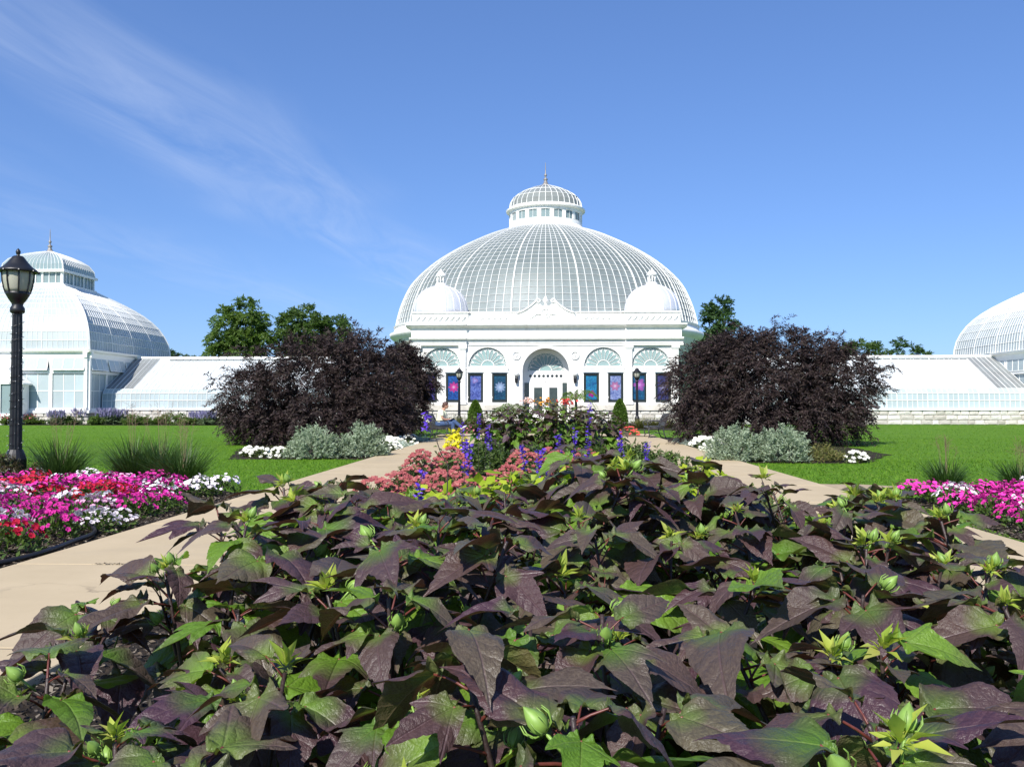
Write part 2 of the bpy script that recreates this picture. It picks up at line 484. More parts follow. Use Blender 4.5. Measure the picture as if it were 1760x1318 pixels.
# stone base: water table + blocks
MB().box(-HW-.12, -DOOR, -.16, .5, .86, 1.25).build('water_table', M['stone'], con)
MB().box(DOOR, HW+.12, -.16, .5, .86, 1.25).build('water_table', M['stone'], con)
def stone_course(parent, x0, x1, z0, z1, yf, rows, seed, wmin=.5, wmax=1.0, mn=True):
    r = random.Random(seed)
    dz = (z1-z0)/rows
    shapes = []
    for k in range(8):
        m = MB(); j = lambda a: r.uniform(-a, a)
        a = [(0,0,0),(1,0,0),(1,0,1),(0,0,1)]
        f = [(.06+j(.03),-1+j(.3),.10+j(.05)),(.94+j(.03),-1+j(.3),.10+j(.05)),(.94+j(.03),-1+j(.3),.90+j(.05)),(.06+j(.03),-1+j(.3),.90+j(.05))]
        c = (.5+j(.1), -1.35, .5+j(.1))
        m.add(a+f+[c], [(0,1,5,4),(1,2,6,5),(2,3,7,6),(3,0,4,7),(4,5,8),(5,6,8),(6,7,8),(7,4,8)])
        shapes.append(m.mesh('stone', M['stone_block']))
    for i in range(rows):
        x = x0
        while x < x1 - .1:
            w = min(r.uniform(wmin, wmax), x1-x)
            if x1 - (x+w) < .2: w = x1-x
            inst('stone', r.choice(shapes), parent, (x+.012, yf, z0+i*dz+.012), None, (w-.024, .05, dz-.024))
            x += w
for (a, b, sd_) in ((-HW-.05, -DOOR-.05, 1), (DOOR+.05, HW+.05, 2)):
    sb = MB().box(a, b, -.03, .5, 0, .86).build('stone_base', M['mortar'], con)
    stone_course(sb, a, b, 0, .86, -.03, 3, sd_)
# entablature
arch_prof = [(.4,5.25),(-.06,5.25),(-.06,5.40),(-.10,5.42),(-.10,5.60),(-.26,5.64),(-.30,5.72),(-.30,5.78),(.4,5.78)]
frieze_prof = [(.4,5.78),(-.08,5.78),(-.08,6.43),(.4,6.43)]
corn_prof = [(.4,6.43),(-.14,6.43),(-.16,6.48),(-.34,6.52),(-.42,6.60),(-.44,6.70),(.4,6.70)]
for (pr, nm) in ((arch_prof,'architrave'), (frieze_prof,'frieze'), (corn_prof,'cornice')):
    MB().strip(pr, -5.36, 5.36).build(nm, M['white'], con)
    for s_ in (-1, 1):
        pp = [(y - (.14 if y < .4 else 0), z) for y, z in pr]
        ext = .22 if nm == 'frieze' else .34 if nm == 'architrave' else .55
        a, b = sorted((s_*5.36, s_*(HW+ext)))
        MB().strip(pp, a, b).build(nm, M['white'], con)
        # side returns
        a, b = sorted((s_*(HW-.1), s_*(HW+ext)))
        z0, z1 = pr[0][1], pr[-1][1]
        MB().box(a, b, .402, 2.6, z0+.002, z1-.002).build(nm, M['white'], con)
# pilasters
for x in (-8.72, -5.62, 5.62, 8.72):
    p = MB(); p.box(x-.19, x+.19, -.16, .02, 1.25, 4.98)
    p.box(x-.25, x+.25, -.21, .02, 1.25, 1.48); p.box(x-.23, x+.23, -.2, .02, 4.98, 5.06); p.box(x-.27, x+.27, -.24, .02, 5.06, 5.248)
    p.build('pilaster', M['white'], con)
# roundels, sconces
for x in (-1.98, 1.98):
    m = MB()
    ring = [(x + .26*math.cos(a), -.03, 4.57 + .26*math.sin(a)) for a in np.linspace(0, 2*PI, 25)]
    m.tube(ring, .05, 6, False)
    m.ball((x, -.02, 4.57), .09, .06, .09)
    m.build('roundel', M['white_trim'], con, True)
    s2 = MB(); s2.box(x-.07, x+.07, -.06, 0, 2.72, 3.15); s2.lathe([(.03,2.68),(.10,2.74),(.12,3.02),(.06,3.14)], 10, x, -.2)
    s2.tube([(x,-.02,2.86),(x,-.2,2.86)], .03, 6)
    sc = s2.build('sconce', M['black_metal'], con)
    gl = MB().ball((x, -.2, 3.34), .2, .2, .2, 14, 9).build('globe', M['white_trim'], sc, True)
# arch moulding round the entrance
m = MB()
for r_, d in ((DOOR+.10, .06), (DOOR+.02, .04)):
    pts = [(-r_, -.02, 1.3)] + [(p[0], -.02, p[1]) for p in arc(0, 3.49, r_, PI, 0, 30)] + [(r_, -.02, 1.3)]
    m.tube(pts, d, 5)
m.build('arch_moulding', M['white_trim'], con)
# recess sides + back wall with the door
m = MB()
th = arc(0, 3.49, DOOR, PI, 0, 28)
prof = [(-DOOR, .3)] + th + [(DOOR, .3)]
for i in range(len(prof)-1):
    (xa, za), (xb, zb) = prof[i], prof[i+1]
    m.add([(xa,.02,za),(xb,.02,zb),(xb,1.25,zb),(xa,1.25,za)], [(0,1,2,3)])
m.build('arch_reveal', M['reveal'], con)
hf = arc(0, 3.53, 1.29, 0, PI, 24)
cir = [arc(-1.05+i*.30, 3.21, .105, 0, 2*PI, 12)[:-1] for i in range(8)]
dh = [[(-1.04,.3),(1.04,.3),(1.04,2.82),(-1.04,2.82)]]
bk = MB().plate([(-1.62,.26),(1.62,.26),(1.62,5.1),(-1.62,5.1)], [hf]+cir+dh, 1.0, 1.12).build('entrance_screen', M['white_trim'], con)
MB().box(-1.5, 1.5, 1.16, 1.2, .3, 4.9).build('dark_backing', M['glass_dark'], con)
for s_ in (-1, 1):   # side lights
    MB().box(*sorted((s_*1.14, s_*1.46)), .97, .998, .5, 2.75).build('side_light', M['glass_dark'], con)
    a, b = sorted((s_*.015, s_*1.03))
    d = MB().plate([(a,.3),(b,.3),(b,2.80),(a,2.80)], [[(a+.22,.7),(b-.22,.7),(b-.22,2.42),(a+.22,2.42)]], 1.02, 1.08).build('door', M['white_trim'], con)
    MB().box(a+.22, b-.22, 1.045, 1.06, .7, 2.42).build('pane', M['glass_dark'], d)
    MB().tube([(s_*.13,.98,1.2),(s_*.13,.98,1.55)], .02, 6).build('handle', M['finial'], d)
m = MB()
for i in range(3): m.box(-2.2-.3*i+.6, 2.2+.3*i-.6, -.4-.35*i, 1.25, .3-.1*(i+1), .3-.1*i)
m.build('step', M['stone'], con)

# fan lights: petals of glass in white tracery
def petal_pts(R_, a0, a1, ri, ro):
    am = (a0+a1)/2; pts = []
    for k in range(3): q = a0+(a1-a0)*k/2; pts.append((ri*math.cos(q), ri*math.sin(q)))
    for q, rr in ((a1, ro*.80), (a1-(a1-a0)*.22, ro*.93), (am, ro), (a0+(a1-a0)*.22, ro*.93), (a0, ro*.80)):
        pts.append((rr*math.cos(q), rr*math.sin(q)))
    return pts
NP = 11
def fan_meshes(Rf):
    pet, gap = [], []
    for k in range(NP):
        a0, a1 = PI*k/NP, PI*(k+1)/NP
        m_ = MB(); m_.plate(petal_pts(Rf, a0, a1, Rf*.33, Rf*.93), [], -.006, .006); pet.append(m_.mesh('pane', M['glass_teal']))
    core = MB().plate(arc(0,0,Rf*.32,0,PI,12), [], -.006, .006).mesh('pane', M['glass_teal'])
    rim = MB().plate(arc(0,0,Rf,0,PI,24) , [], .012, .02).mesh('rim_pane', M['glass_teal'])
    bars = MB()
    for k in range(NP):
        a0, a1 = PI*k/NP, PI*(k+1)/NP
        p = petal_pts(Rf, a0, a1, Rf*.33, Rf*.93)
        bars.tube([(x,-.02,z) for x, z in p[2:] + [p[0]]], .026, 4, False)
        am = (a0+a1)/2
        q = (math.cos(a1)*Rf*.80, -.02, math.sin(a1)*Rf*.80)
        bars.tube([q, (math.cos(a1)*Rf*.99, -.02, math.sin(a1)*Rf*.99)], .014, 4, False)
    bars.tube([(x,-.02,z) for x, z in arc(0,0,Rf*.33,0,PI,16)], .03, 4, False)
    bars.tube([(x,-.02,z) for x, z in arc(0,0,Rf*.985,0,PI,28)], .03, 4, False)
    bars.box(-Rf, Rf, -.05, .0, -.04, .04)
    return pet, core, rim, bars.mesh('tracery', M['white_trim'])
fm = {}
for cx, cz, r_ in fans + [(0, 3.53, 1.29)]:
    if r_ not in fm: fm[r_] = fan_meshes(r_)
    pet, core, rim, bars = fm[r_]
    y = 1.06 if cx == 0 else .16
    f = inst('fan_window', bars, con, (cx, y, cz))
    for me in pet: inst('pane', me, f)
    inst('pane', core, f); inst('pane', rim, f)

# poster windows
def poster_mat(i, bg1, bg2, petal, heart, n, cx, cz, rad, streak):
    m_ = new_mat('flower_poster'); t = NT(m_); co = t.coord()
    sp = t.node('ShaderNodeSeparateXYZ'); t.l.new(co, sp.inputs[0])
    x = t.math('SUBTRACT', sp.outputs[0], cx); z = t.math('SUBTRACT', sp.outputs[2], cz)
    n1_ = t.noise(3.5 + i*.3, 5, .6, co, 1.5); n2_ = t.noise(9, 4, .6, co, 2.0)
    th_ = t.math('ARCTAN2', z, x)
    r_ = t.math('SQRT', t.math('ADD', t.math('MULTIPLY', x, x), t.math('MULTIPLY', z, z)))
    r_ = t.math('ADD', r_, t.math('MULTIPLY', t.math('SUBTRACT', n2_, .5), .12))
    lob = t.math('ADD', .62, t.math('MULTIPLY', t.math('ABSOLUTE', t.math('COSINE', t.math('MULTIPLY', th_, n/2))), .38))
    edge = t.math('DIVIDE', r_, t.math('MULTIPLY', lob, rad))
    base = t.mix(t.rng(n1_, .38, .62), dark(bg1, .6), bg2)
    base = t.mix(t.rng(t.noise(5 + i, 3, .5, co, 3.0), .56, .66, 0, .8), base, streak)
    flower = t.ramp(t.rng(edge, 0, 1), [(0, heart), (.38, petal), (.85, dark(petal, .62)), (1, dark(petal, .8))])
    col = t.mix(t.rng(edge, 1.06, .94), base, flower)
    fine = t.noise(22, 5, .7, co, 2.5)
    col = t.mix(t.rng(fine, .35, .7, .55, 0), col, (.012,.02,.07))
    col = t.mix(t.rng(fine, .66, .78, 0, .5), col, (.55,.60,.80))
    t.out(t.principled(t.mix(1.0, col, (.72,.72,.76), 'MULTIPLY'), .22, None, 0, .5)); return m_
specs = [((.05,.07,.30),(.10,.05,.30),(.35,.10,.50),(.8,.5,.7),6,0,.1,.30,(.02,.1,.4)),
         ((.02,.06,.34),(.03,.16,.60),(.85,.06,.40),(.95,.75,.85),8,.0,.05,.36,(.05,.35,.75)),
         ((.07,.10,.50),(.20,.28,.75),(.45,.35,.80),(.45,.6,.95),3,-.05,.5,.22,(.45,.55,.9)),
         ((.015,.07,.16),(.02,.13,.22),(.45,.62,.88),(.75,.85,.95),10,.02,.05,.36,(.03,.16,.10)),
         ((.02,.18,.50),(.03,.35,.62),(.55,.02,.30),(.85,.1,.5),5,.02,-.40,.24,(.05,.50,.45)),
         ((.25,.35,.80),(.50,.60,.90),(.75,.30,.55),(.90,.85,.95),6,-.04,.12,.32,(.08,.08,.42)),
         ((.01,.08,.20),(.02,.16,.32),(.60,.16,.62),(.85,.5,.85),6,.06,.2,.44,(.02,.35,.50)),
         ((.04,.04,.16),(.08,.06,.20),(.25,.22,.40),(.6,.6,.75),8,.0,.0,.30,(.1,.1,.3))]
big = (1, 3, 6)
frame_me = MB().plate([(-.52,-.99),(.52,-.99),(.52,.99),(-.52,.99)], [[(-.40,-.87),(.40,-.87),(.40,.87),(-.40,.87)]], -.05, .05).mesh('poster_window', M['black_frame'])
pale_mark_me = MB().tube([(-.47,-.07,-.58),(-.50,-.08,-.64),(-.47,-.07,-.70)], .014, 5).mesh('pale_mark', M['white_trim'])  # small pale curved mark, low on the left of each frame
pw = {}
for i, x in enumerate(sorted(wins)):
    f = inst('poster_window', frame_me, con, (x, .12, 2.38))
    w = .40 if i in big else .36
    MB().plate([(-.4,-.87),(.4,-.87),(.4,.87),(-.4,.87)], [], .03, .045).build('glass_backing', M['black_frame'], f)
    MB().plate([(-w,-.80),(w,-.80),(w,.80),(-w,.80)], [], .015, .027).build('poster', poster_mat(i, *specs[i]), f)
    inst('pale_mark', pale_mark_me, f)
    s_ = MB().box(-.6, .6, -.17, .05, -1.05, -.992).build('sill', M['white_trim'], f)
# window head and mullion trim under the fans
for cx, cz, r_ in fans:
    m = MB(); m.box(cx-1.40, cx+1.40, -.07, .0, 3.44, 3.74); m.box(cx-1.44, cx+1.44, -.10, .0, 3.66, 3.74)
    m.box(cx-.24, cx+.24, -.05, .0, 1.4, 3.438)
    m.build('window_trim', M['white_trim'], con)

# parapet
par = MB().box(-9.05, -5.25, -.12, .35, 6.70, 7.46)
par.box(5.25, 9.05, -.12, .35, 6.70, 7.46); par.box(-5.248, 5.248, .0, .35, 6.70, 7.40)
for a, b, y in ((-9.15,-5.15,-.2), (5.15,9.15,-.2), (-5.15,-2.0,-.06), (2.0,5.15,-.06)):
    par.box(a, b, y, .35, 7.462, 7.54); 
par.box(-9.051, -8.9, .352, 4, 6.7, 7.4); par.box(8.9, 9.051, .352, 4, 6.7, 7.4)
par = par.build('parapet', M['white'], con)
for s_ in (-1, 1):
    for k in range(9):
        x = s_*7.15 - 1.55 + k*.39
        MB().tube([(x-.16,-.16,6.98),(x-.03,-.19,7.05),(x+.05,-.19,7.17),(x+.18,-.16,7.24)], [.05,.07,.07,.04], 6).build('scroll_ornament', M['white_trim'], par, True)
    for k in range(5):
        x = s_*3.5 - .8 + k*.4
        MB().tube([(x-.15,-.02,7.02),(x,-.05,7.1),(x+.15,-.02,7.18)], [.03,.05,.03], 6).build('scroll_ornament', M['white_trim'], par, True)
# broken pediment with an urn
top = [(-1.95,6.71),(1.95,6.71),(1.95,7.44)]
top += [(1.9-1.35*u, 7.46+.82*(u**1.6)) for u in np.linspace(0,1,9)] + [(.42,8.10),(.26,7.94),(0,7.88),(-.26,7.94),(-.42,8.10)]
top += [(-(1.9-1.35*u), 7.46+.82*(u**1.6)) for u in np.linspace(1,0,9)] + [(-1.95,7.44)]
ped = MB().plate(top, [], -.14, .36).build('pediment', M['white'], con)
m = MB()
for s_ in (-1, 1):
    m.tube([(s_*(1.95-1.35*u), -.16, 7.46+.82*(u**1.6)) for u in np.linspace(0,1,9)], .07, 6)
    m.tube([(s_*(.50+.16*math.cos(a)*(1-a/12)), -.16, 8.24+.16*math.sin(a)*(1-a/12)) for a in np.linspace(0,5.5,12)], .06, 6)
m.build('scroll_moulding', M['white_trim'], ped, True)
MB().lathe([(.14,7.86),(.16,7.95),(.07,8.02),(.06,8.08),(.20,8.22),(.21,8.34),(.12,8.42),(.15,8.46),(.05,8.56),(.02,8.66)], 12, 0, .1).build('urn', M['white_trim'], ped, True)
m = MB(); m.tube([(.3*math.cos(a), -.15, 7.42+.3*math.sin(a)) for a in np.linspace(0,2*PI,21)], .05, 6, False); m.ball((0,-.14,7.42), .17, .08, .17)
for s_ in (-1,1): m.tube([(s_*(.35+.9*u), -.15, 7.35-.25*u+.1*math.sin(u*6)) for u in np.linspace(0,1,8)], [.07,.07,.06,.06,.05,.05,.04,.03], 6)
m.build('relief', M['white_trim'], ped, True)

# silver side domes
def side_dome(x):
    y = 2.45
    d = MB(); prof = [(1.92,7.40),(1.90,7.9),(1.86,8.2),(1.76,8.55),(1.58,8.9),(1.32,9.2),(1.0,9.42),(.62,9.58),(.34,9.66)]
    d.lathe(prof, 40, x, y)
    d = d.build('side_dome', M['metal_dome'], con, True)
    for k in range(20):
        q = 2*PI*k/20
        MB().tube([((r_+.01)*math.cos(q), (r_+.01)*math.sin(q), z) for r_, z in prof], .022, 4, False).build('seam', M['metal_dome'], d, loc=(x, y, 0))
    l = MB().lathe([(.42,9.62),(.42,9.74),(.33,9.76),(.33,9.82)], 12, x, y)
    for k in range(8):
        q = 2*PI*k/8; l.tube([(x+.27*math.cos(q), y+.27*math.sin(q), 9.8), (x+.27*math.cos(q), y+.27*math.sin(q), 10.34)], .045, 6)
    l.lathe([(.36,10.3),(.40,10.36),(.36,10.42),(.30,10.52),(.16,10.64),(.05,10.7),(.07,10.78),(.0,10.86)], 12, x, y)
    l.build('lantern', M['white_trim'], d, True)
side_dome(-7.42); side_dome(7.46)

# drum and great dome, centred 15 m behind the front
DY = 15.0
dr = MB().lathe([(12.6,0),(12.6,6.4),(12.75,6.5),(13.05,6.75),(13.1,7.0),(12.85,7.06),(12.72,7.3),(12.66,7.58),(12.2,7.6)], 96, 0, DY)
dr.build('drum', M['white'], con, True)
def catmull(pts, n):
    P = [Vector((a, 0, b)) for a, b in pts]; out = []
    for i in range(len(P)-1):
        p0, p1, p2, p3 = P[max(i-1,0)], P[i], P[i+1], P[min(i+2,len(P)-1)]
        for k in range(12):
            u = k/12
            out.append(.5*((2*p1)+(p2-p0)*u+(2*p0-5*p1+4*p2-p3)*u*u+(3*p1-p0-3*p2+p3)*u**3))
    out.append(P[-1])
    L = [0]
    for a, b in zip(out, out[1:]): L.append(L[-1]+(b-a).length)
    s = np.linspace(0, L[-1], n+1)
    return list(zip(np.interp(s, L, [p.x for p in out]), np.interp(s, L, [p.z for p in out])))
dome_prof = catmull([(12.60,7.58),(12.44,8.38),(12.05,9.64),(11.26,11.2),(9.85,12.62),(8.28,13.72),(6.56,14.66),(4.83,15.44),(3.2,15.99)], 25)
NC = 128
dome = MB().lathe([(12.75,7.50),(12.78,7.62),(12.5,7.64),(12.5,7.5)], 96, 0, 0).build('dome', M['bars'], con, loc=(0, DY, 0))
def pane_ring_mesh(prof, i, da, name, mat, off=0.0, thick=.008):
    (r0,z0),(r1,z1) = prof[i], prof[i+1]
    m_ = MB(); h = da/2
    def q(r, z, a): return (r*math.sin(a), -r*math.cos(a), z)
    o_ = [q(r0-off,z0,-h), q(r0-off,z0,h), q(r1-off,z1,h), q(r1-off,z1,-h)]
    inn = [q(r0-off-thick,z0,-h), q(r0-off-thick,z0,h), q(r1-off-thick,z1,h), q(r1-off-thick,z1,-h)]
    m_.hexa(o_, inn); return m_
da = 2*PI/NC
rest = MB()
for i in range(25):
    mb = pane_ring_mesh(dome_prof, i, da, 'pane', None, .03)
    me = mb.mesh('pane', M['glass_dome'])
    for k in range(NC):
        a = (k + .5 - NC/2) * da
        if abs(k + .5 - NC/2) < 6: inst('pane', me, dome, None, (0, 0, a))
        else:
            ca, sa = math.cos(a), math.sin(a); b = len(rest.v)
            rest.add([(x*ca-y*sa, x*sa+y*ca, z) for x, y, z in mb.v], mb.f)
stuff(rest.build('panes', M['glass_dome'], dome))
def meridian(prof, a, w, d):
    m_ = MB(); ca, sa = math.cos(a), math.sin(a)
    tx, ty = ca, sa
    def q(r, z, s_): return (r*sa + tx*s_*w/2, -r*ca + ty*s_*w/2, z)
    for (r0,z0),(r1,z1) in zip(prof, prof[1:]):
        m_.hexa([q(r0+d/2,z0,-1), q(r0+d/2,z0,1), q(r1+d/2,z1,1), q(r1+d/2,z1,-1)], [q(r0-d/2,z0,-1), q(r0-d/2,z0,1), q(r1-d/2,z1,1), q(r1-d/2,z1,-1)])
    return m_
minor = MB()
rib_me = meridian(dome_prof, 0, .085, .12).mesh('rib', M['bars'])
for k in range(NC):
    a = k*da
    if (k - 4) % 8 == 0: inst('rib', rib_me, dome, None, (0, 0, a))
    else:
        t_ = meridian(dome_prof, a, .030, .05); minor.add(t_.v, t_.f)
stuff(minor.build('glazing_bars', M['bars'], dome))
for i in range(1, 25):
    r_, z = dome_prof[i]; w = .009
    MB().lathe([(r_+.012,z-w),(r_+.012,z+w),(r_-.02,z+w),(r_-.02,z-w),(r_+.012,z-w)], 64).build('ring_bar', M['bars'], dome)
# a catwalk ring and inner structure seen dimly through the glass
m = MB()
for k in range(16):
    a = (k+.5)*2*PI/16
    pr = [(r_-.55, z-.25) for r_, z in dome_prof[::3]]
    m.tube([(r_*math.sin(a), -r_*math.cos(a), z) for r_, z in pr], .09, 5)
m.build('inner_truss', M['bars'], dome)

# cupola
cup = MB().lathe([(3.25,15.78),(3.36,15.86),(3.36,16.0),(3.2,16.1),(3.12,16.2),(3.08,16.54)], 72, 0, 0).build('cupola', M['white'], con, loc=(0, DY, 0))
NW = 18
pr = MB()
def cyl_q(r, a, z): return (r*math.sin(a), -r*math.cos(a), z)
m = MB()
win_me = MB(); wa = .30*.34
def arc_panel(mb, r, a0, a1, z0, z1, t):
    n = 3
    for j in range(n):
        b0, b1 = a0+(a1-a0)*j/n, a0+(a1-a0)*(j+1)/n
        mb.hexa([cyl_q(r,b0,z0), cyl_q(r,b1,z0), cyl_q(r,b1,z1), cyl_q(r,b0,z1)], [cyl_q(r-t,b0,z0), cyl_q(r-t,b1,z0), cyl_q(r-t,b1,z1), cyl_q(r-t,b0,z1)])
st = 2*PI/NW
arc_panel(win_me, 3.0, -.122, .122, 16.56, 17.26, .02)
win_me = win_me.mesh('window', M['lantern_glass'])
fr = MB()
for a in (-.122, .122, 0): fr.tube([cyl_q(3.03,a,16.54), cyl_q(3.03,a,17.26)], .025 if a else .018, 4)
fr.tube([cyl_q(3.03,x,17.18+.08*math.cos(x/.122*1.5)) for x in np.linspace(-.122,.122,7)], .03, 4)
fr = fr.mesh('window_frame', M['white_trim'])
post = MB(); arc_panel(post, 3.09, .126, st-.126, 16.54, 17.3, .14)
post = post.mesh('pier', M['white'])
for k in range(NW):
    a = k*st
    w_ = inst('window', win_me, cup, None, (0,0,a)); inst('window_frame', fr, cup, None, (0,0,a)); inst('pier', post, cup, None, (0,0,a))
MB().lathe([(3.0,17.22),(3.10,17.24),(3.12,17.44),(3.34,17.52),(3.36,17.64),(3.2,17.72),(3.12,17.80),(2.9,17.80)], 72).build('cornice', M['white'], cup)
cp = catmull([(3.10,17.78),(3.06,18.1),(2.94,18.45),(2.6,18.84),(2.04,19.2),(1.25,19.56),(.34,19.86)], 8)
cpm = [pane_ring_mesh(cp, i, 2*PI/36, 'pane', None, .02) for i in range(8)]
mm = MB()
for t_ in cpm: mm.add(t_.v, t_.f)
cpane = mm.mesh('pane', M['cupola_glass']); crib = meridian(cp, 0, .036, .05).mesh('rib', M['bars'])
for k in range(36):
    inst('pane', cpane, cup, None, (0,0,(k+.5)*2*PI/36)); inst('rib', crib, cup, None, (0,0,k*2*PI/36))
for i in (2, 4): 
    r_, z = cp[i]; MB().lathe([(r_+.02,z-.02),(r_+.02,z+.02),(r_-.02,z+.02),(r_-.02,z-.02),(r_+.02,z-.02)], 48).build('ring_bar', M['bars'], cup)
def finial(parent, x, y, z, s):
    MB().lathe([(a*s, z+b*s) for a, b in ((.34,-.06),(.36,.06),(.22,.14),(.17,.32),(.11,.40),(.19,.50),(.19,.58),(.07,.66),(.06,.80),(.13,.88),(.12,.96),(.045,1.06),(.035,1.5),(.02,2.0),(.0,2.1))], 12, x, y).build('finial', M['finial'], parent, True)
finial(cup, 0, 0, 19.86, .95)

# ------------------------------------------------------------------ corner pavilions
def pavilion(label, cx, cy, inner):
    """square glasshouse; inner = +1 if its visible side faces +x"""
    half, ze = 5.85, 4.66
    p = thing('glasshouse_pavilion', label, 'greenhouse', (cx, cy, 0), 0)
    sides = [0, PI/2 if inner > 0 else -PI/2]; others = [PI, -PI/2 if inner > 0 else PI/2]
    base = MB().box(-half-.1, half+.1, -half-.1, half+.1, 0, .72).build('stone_base', M['mortar'], p)
    for a in sides[:1]:
        stone_course(base, -half-.1, half+.1, 0, .72, -half-.1, 3, 5, .45, .9)
    MB().box(-half-.2, half+.2, -half-.2, half+.2, .722, .88).build('sill_course', M['white_trim'], p)
    nb = 5; bw = 2*half/nb
    frame = MB()
    for k in range(nb+1):
        x = -half + k*bw; w = .16 if k in (0, nb) else .11
        frame.box(x-w, x+w, -half-.03, -half+.16, .88, ze-.45)
    frame.box(-half, half, -half-.05, -half+.18, 3.18, 3.36); frame.box(-half, half, -half-.02, -half+.15, .882, 1.02)
    frame = frame.mesh('wall_frame', M['white_trim'])
    eave = MB().strip([(-half+.2, ze-.5), (-half-.04, ze-.5), (-half-.06, ze-.2), (-half-.25, ze-.12), (-half-.30, ze), (-half+.2, ze+.02)], -half-.25, half+.25).mesh('eave', M['white_trim'])
    wp = MB().box(.0, (bw-.24)/3-.03, 0, .012, 0, 1.05).mesh('pane', M['glass_white'])
    bar = MB()
    for j in range(1, 3): bar.box(j*(bw-.24)/3-.028, j*(bw-.24)/3+.004, -.02, .03, 0, 2.16)
    bar.box(0, bw-.24, -.018, .028, 1.06, 1.10)
    bar = bar.mesh('window', M['white_trim'])
    aw = MB()
    for x in (0, (bw-.24)/3, 2*(bw-.24)/3, bw-.29): aw.box(x, x+.05, -.03, .02, -.80, 0)
    aw.box(.05, bw-.29, -.029, .019, -.05, 0); aw.box(.05, bw-.29, -.029, .019, -.8, -.75)
    aw = aw.mesh('awning_window', M['white_trim'])
    awp = MB().box(.052, (bw-.24)/3-.002, -.012, .0, -.748, -.052).mesh('pane', M['glass_white'])
    for si, a in enumerate(sides + others):
        rot = (0, 0, a)
        def rp(x, y, z):
            return (x*math.cos(a)-y*math.sin(a), x*math.sin(a)+y*math.cos(a), z)
        inst('wall_frame', frame, p, None, rot); inst('eave', eave, p, None, rot)
        for k in range(nb):
            x0 = -half + k*bw + .12
            w_ = inst('window', bar, p, rp(x0, -half+.04, 1.02), rot)
            if si < 2:
                for j in range(3):
                    for i in range(2): inst('pane', wp, w_, (j*(bw-.24)/3, 0, i*1.09))
            else:
                inst('pane', wp, w_, None, None, (3.0, 1, 2.05))
            w2 = inst('awning_window', aw, p, rp(x0, -half-.02, 4.16), (R(-16), 0, a))
            w2.rotation_euler = (Matrix.Rotation(a, 3, 'Z') @ Matrix.Rotation(R(-15 if inner > 0 else -2), 3, 'X')).to_euler()
            for j in range(3): inst('pane', awp, w2, (j*(bw-.24)/3, 0, 0))
    # curved roof
    prof = catmull([(5.95,4.68),(5.90,5.3),(5.72,6.05),(5.25,6.95),(4.5,7.75),(3.5,8.45),(2.7,8.9),(2.12,9.24)], 11)
    nc = 12
    for si, a in enumerate(sides + others):
        rp_ = inst('roof_side', None, p) if False else None
        bars = MB(); joined = MB(); panes = []
        for i in range(11):
            (h0,z0),(h1,z1) = prof[i], prof[i+1]
            for k in range(nc):
                u0, u1 = -1+2*k/nc, -1+2*(k+1)/nc
                q = [(u0*h0,-h0,z0),(u1*h0,-h0,z0),(u1*h1,-h1,z1),(u0*h1,-h1,z1)]
                if si < 2: panes.append(q)
                else: joined.add(q, [(0,1,2,3)])
            bars.tube([(-h0,-h0-.01,z0),(h0,-h0-.01,z0)], .020, 4)
        for k in range(0, nc*3+1):
            u = -1+2*k/(nc*3); w = .075 if k in (0, nc*3) else .034 if k % 9 == 0 else .017
            bars.tube([(u*h, -h-.015, z) for h, z in prof], w, 4)
        rs = bars.build('roof_bars', M['bars'], p, rot=(0,0,a))
        if si < 2:
            for q in panes:
                m_ = MB(); m_.hexa(q, [(x, y+.012, z-.004) for x, y, z in q]); m_.build('pane', M['glass_roof'] if i != 99 else None, rs)
        else: stuff(joined.build('panes', M['glass_roof'], rs))
    # lantern
    hl = 2.05
    ln = MB().box(-hl-.15, hl+.15, -hl-.15, hl+.15, 9.18, 9.34).box(-hl-.2, hl+.2, -hl-.2, hl+.2, 10.10, 10.26).build('lantern', M['white'], p)
    lp = catmull([(2.10,10.24),(2.08,10.55),(1.92,10.92),(1.55,11.25),(.95,11.55),(.18,11.8)], 6)
    lw = MB(); lw.box(-.66, .66, 0, .012, 0, .74); lw = lw.mesh('window', M['lantern_glass'])
    for a in (0, PI/2, PI, -PI/2):
        f = MB()
        for x in (-hl, -hl/3, hl/3, hl): f.box(x-.06, x+.06, -hl-.02, -hl+.1, 9.34, 10.1)
        for x in np.linspace(-hl, hl, 10): f.box(x-.02, x+.02, -hl-.012, -hl+.05, 9.342, 10.098)
        f.build('lantern_frame', M['white_trim'], ln, rot=(0,0,a))
        for x in (-2*hl/3, 0, 2*hl/3):
            y = -hl+.04; inst('window', lw, ln, (x*math.cos(a)-y*math.sin(a), x*math.sin(a)+y*math.cos(a), 9.35), (0,0,a))
        pm, bm_ = MB(), MB()
        for i in range(6):
            (h0,z0),(h1,z1) = lp[i], lp[i+1]
            for k in range(8):
                u0, u1 = -1+k/4, -1+(k+1)/4
                pm.add([(u0*h0,-h0,z0),(u1*h0,-h0,z0),(u1*h1,-h1,z1),(u0*h1,-h1,z1)], [(0,1,2,3)])
        for k in range(17):
            u = -1+k/8; bm_.tube([(u*h,-h-.01,z) for h, z in lp], .045 if k in (0,16) else .018, 4)
        pm.build('roof_panes', M['lantern_glass'], ln, rot=(0,0,a)); bm_.build('rib', M['bars'], ln, rot=(0,0,a))
    finial(ln, 0, 0, 11.78, .78)
    return p
pavL = pavilion('square glasshouse pavilion with lantern roof behind the tall lamp post', -34.3, 59.9, 1)
pavR = pavilion('square curved-roof glasshouse pavilion cut off by the right edge', 35.75, 59.9, -1)
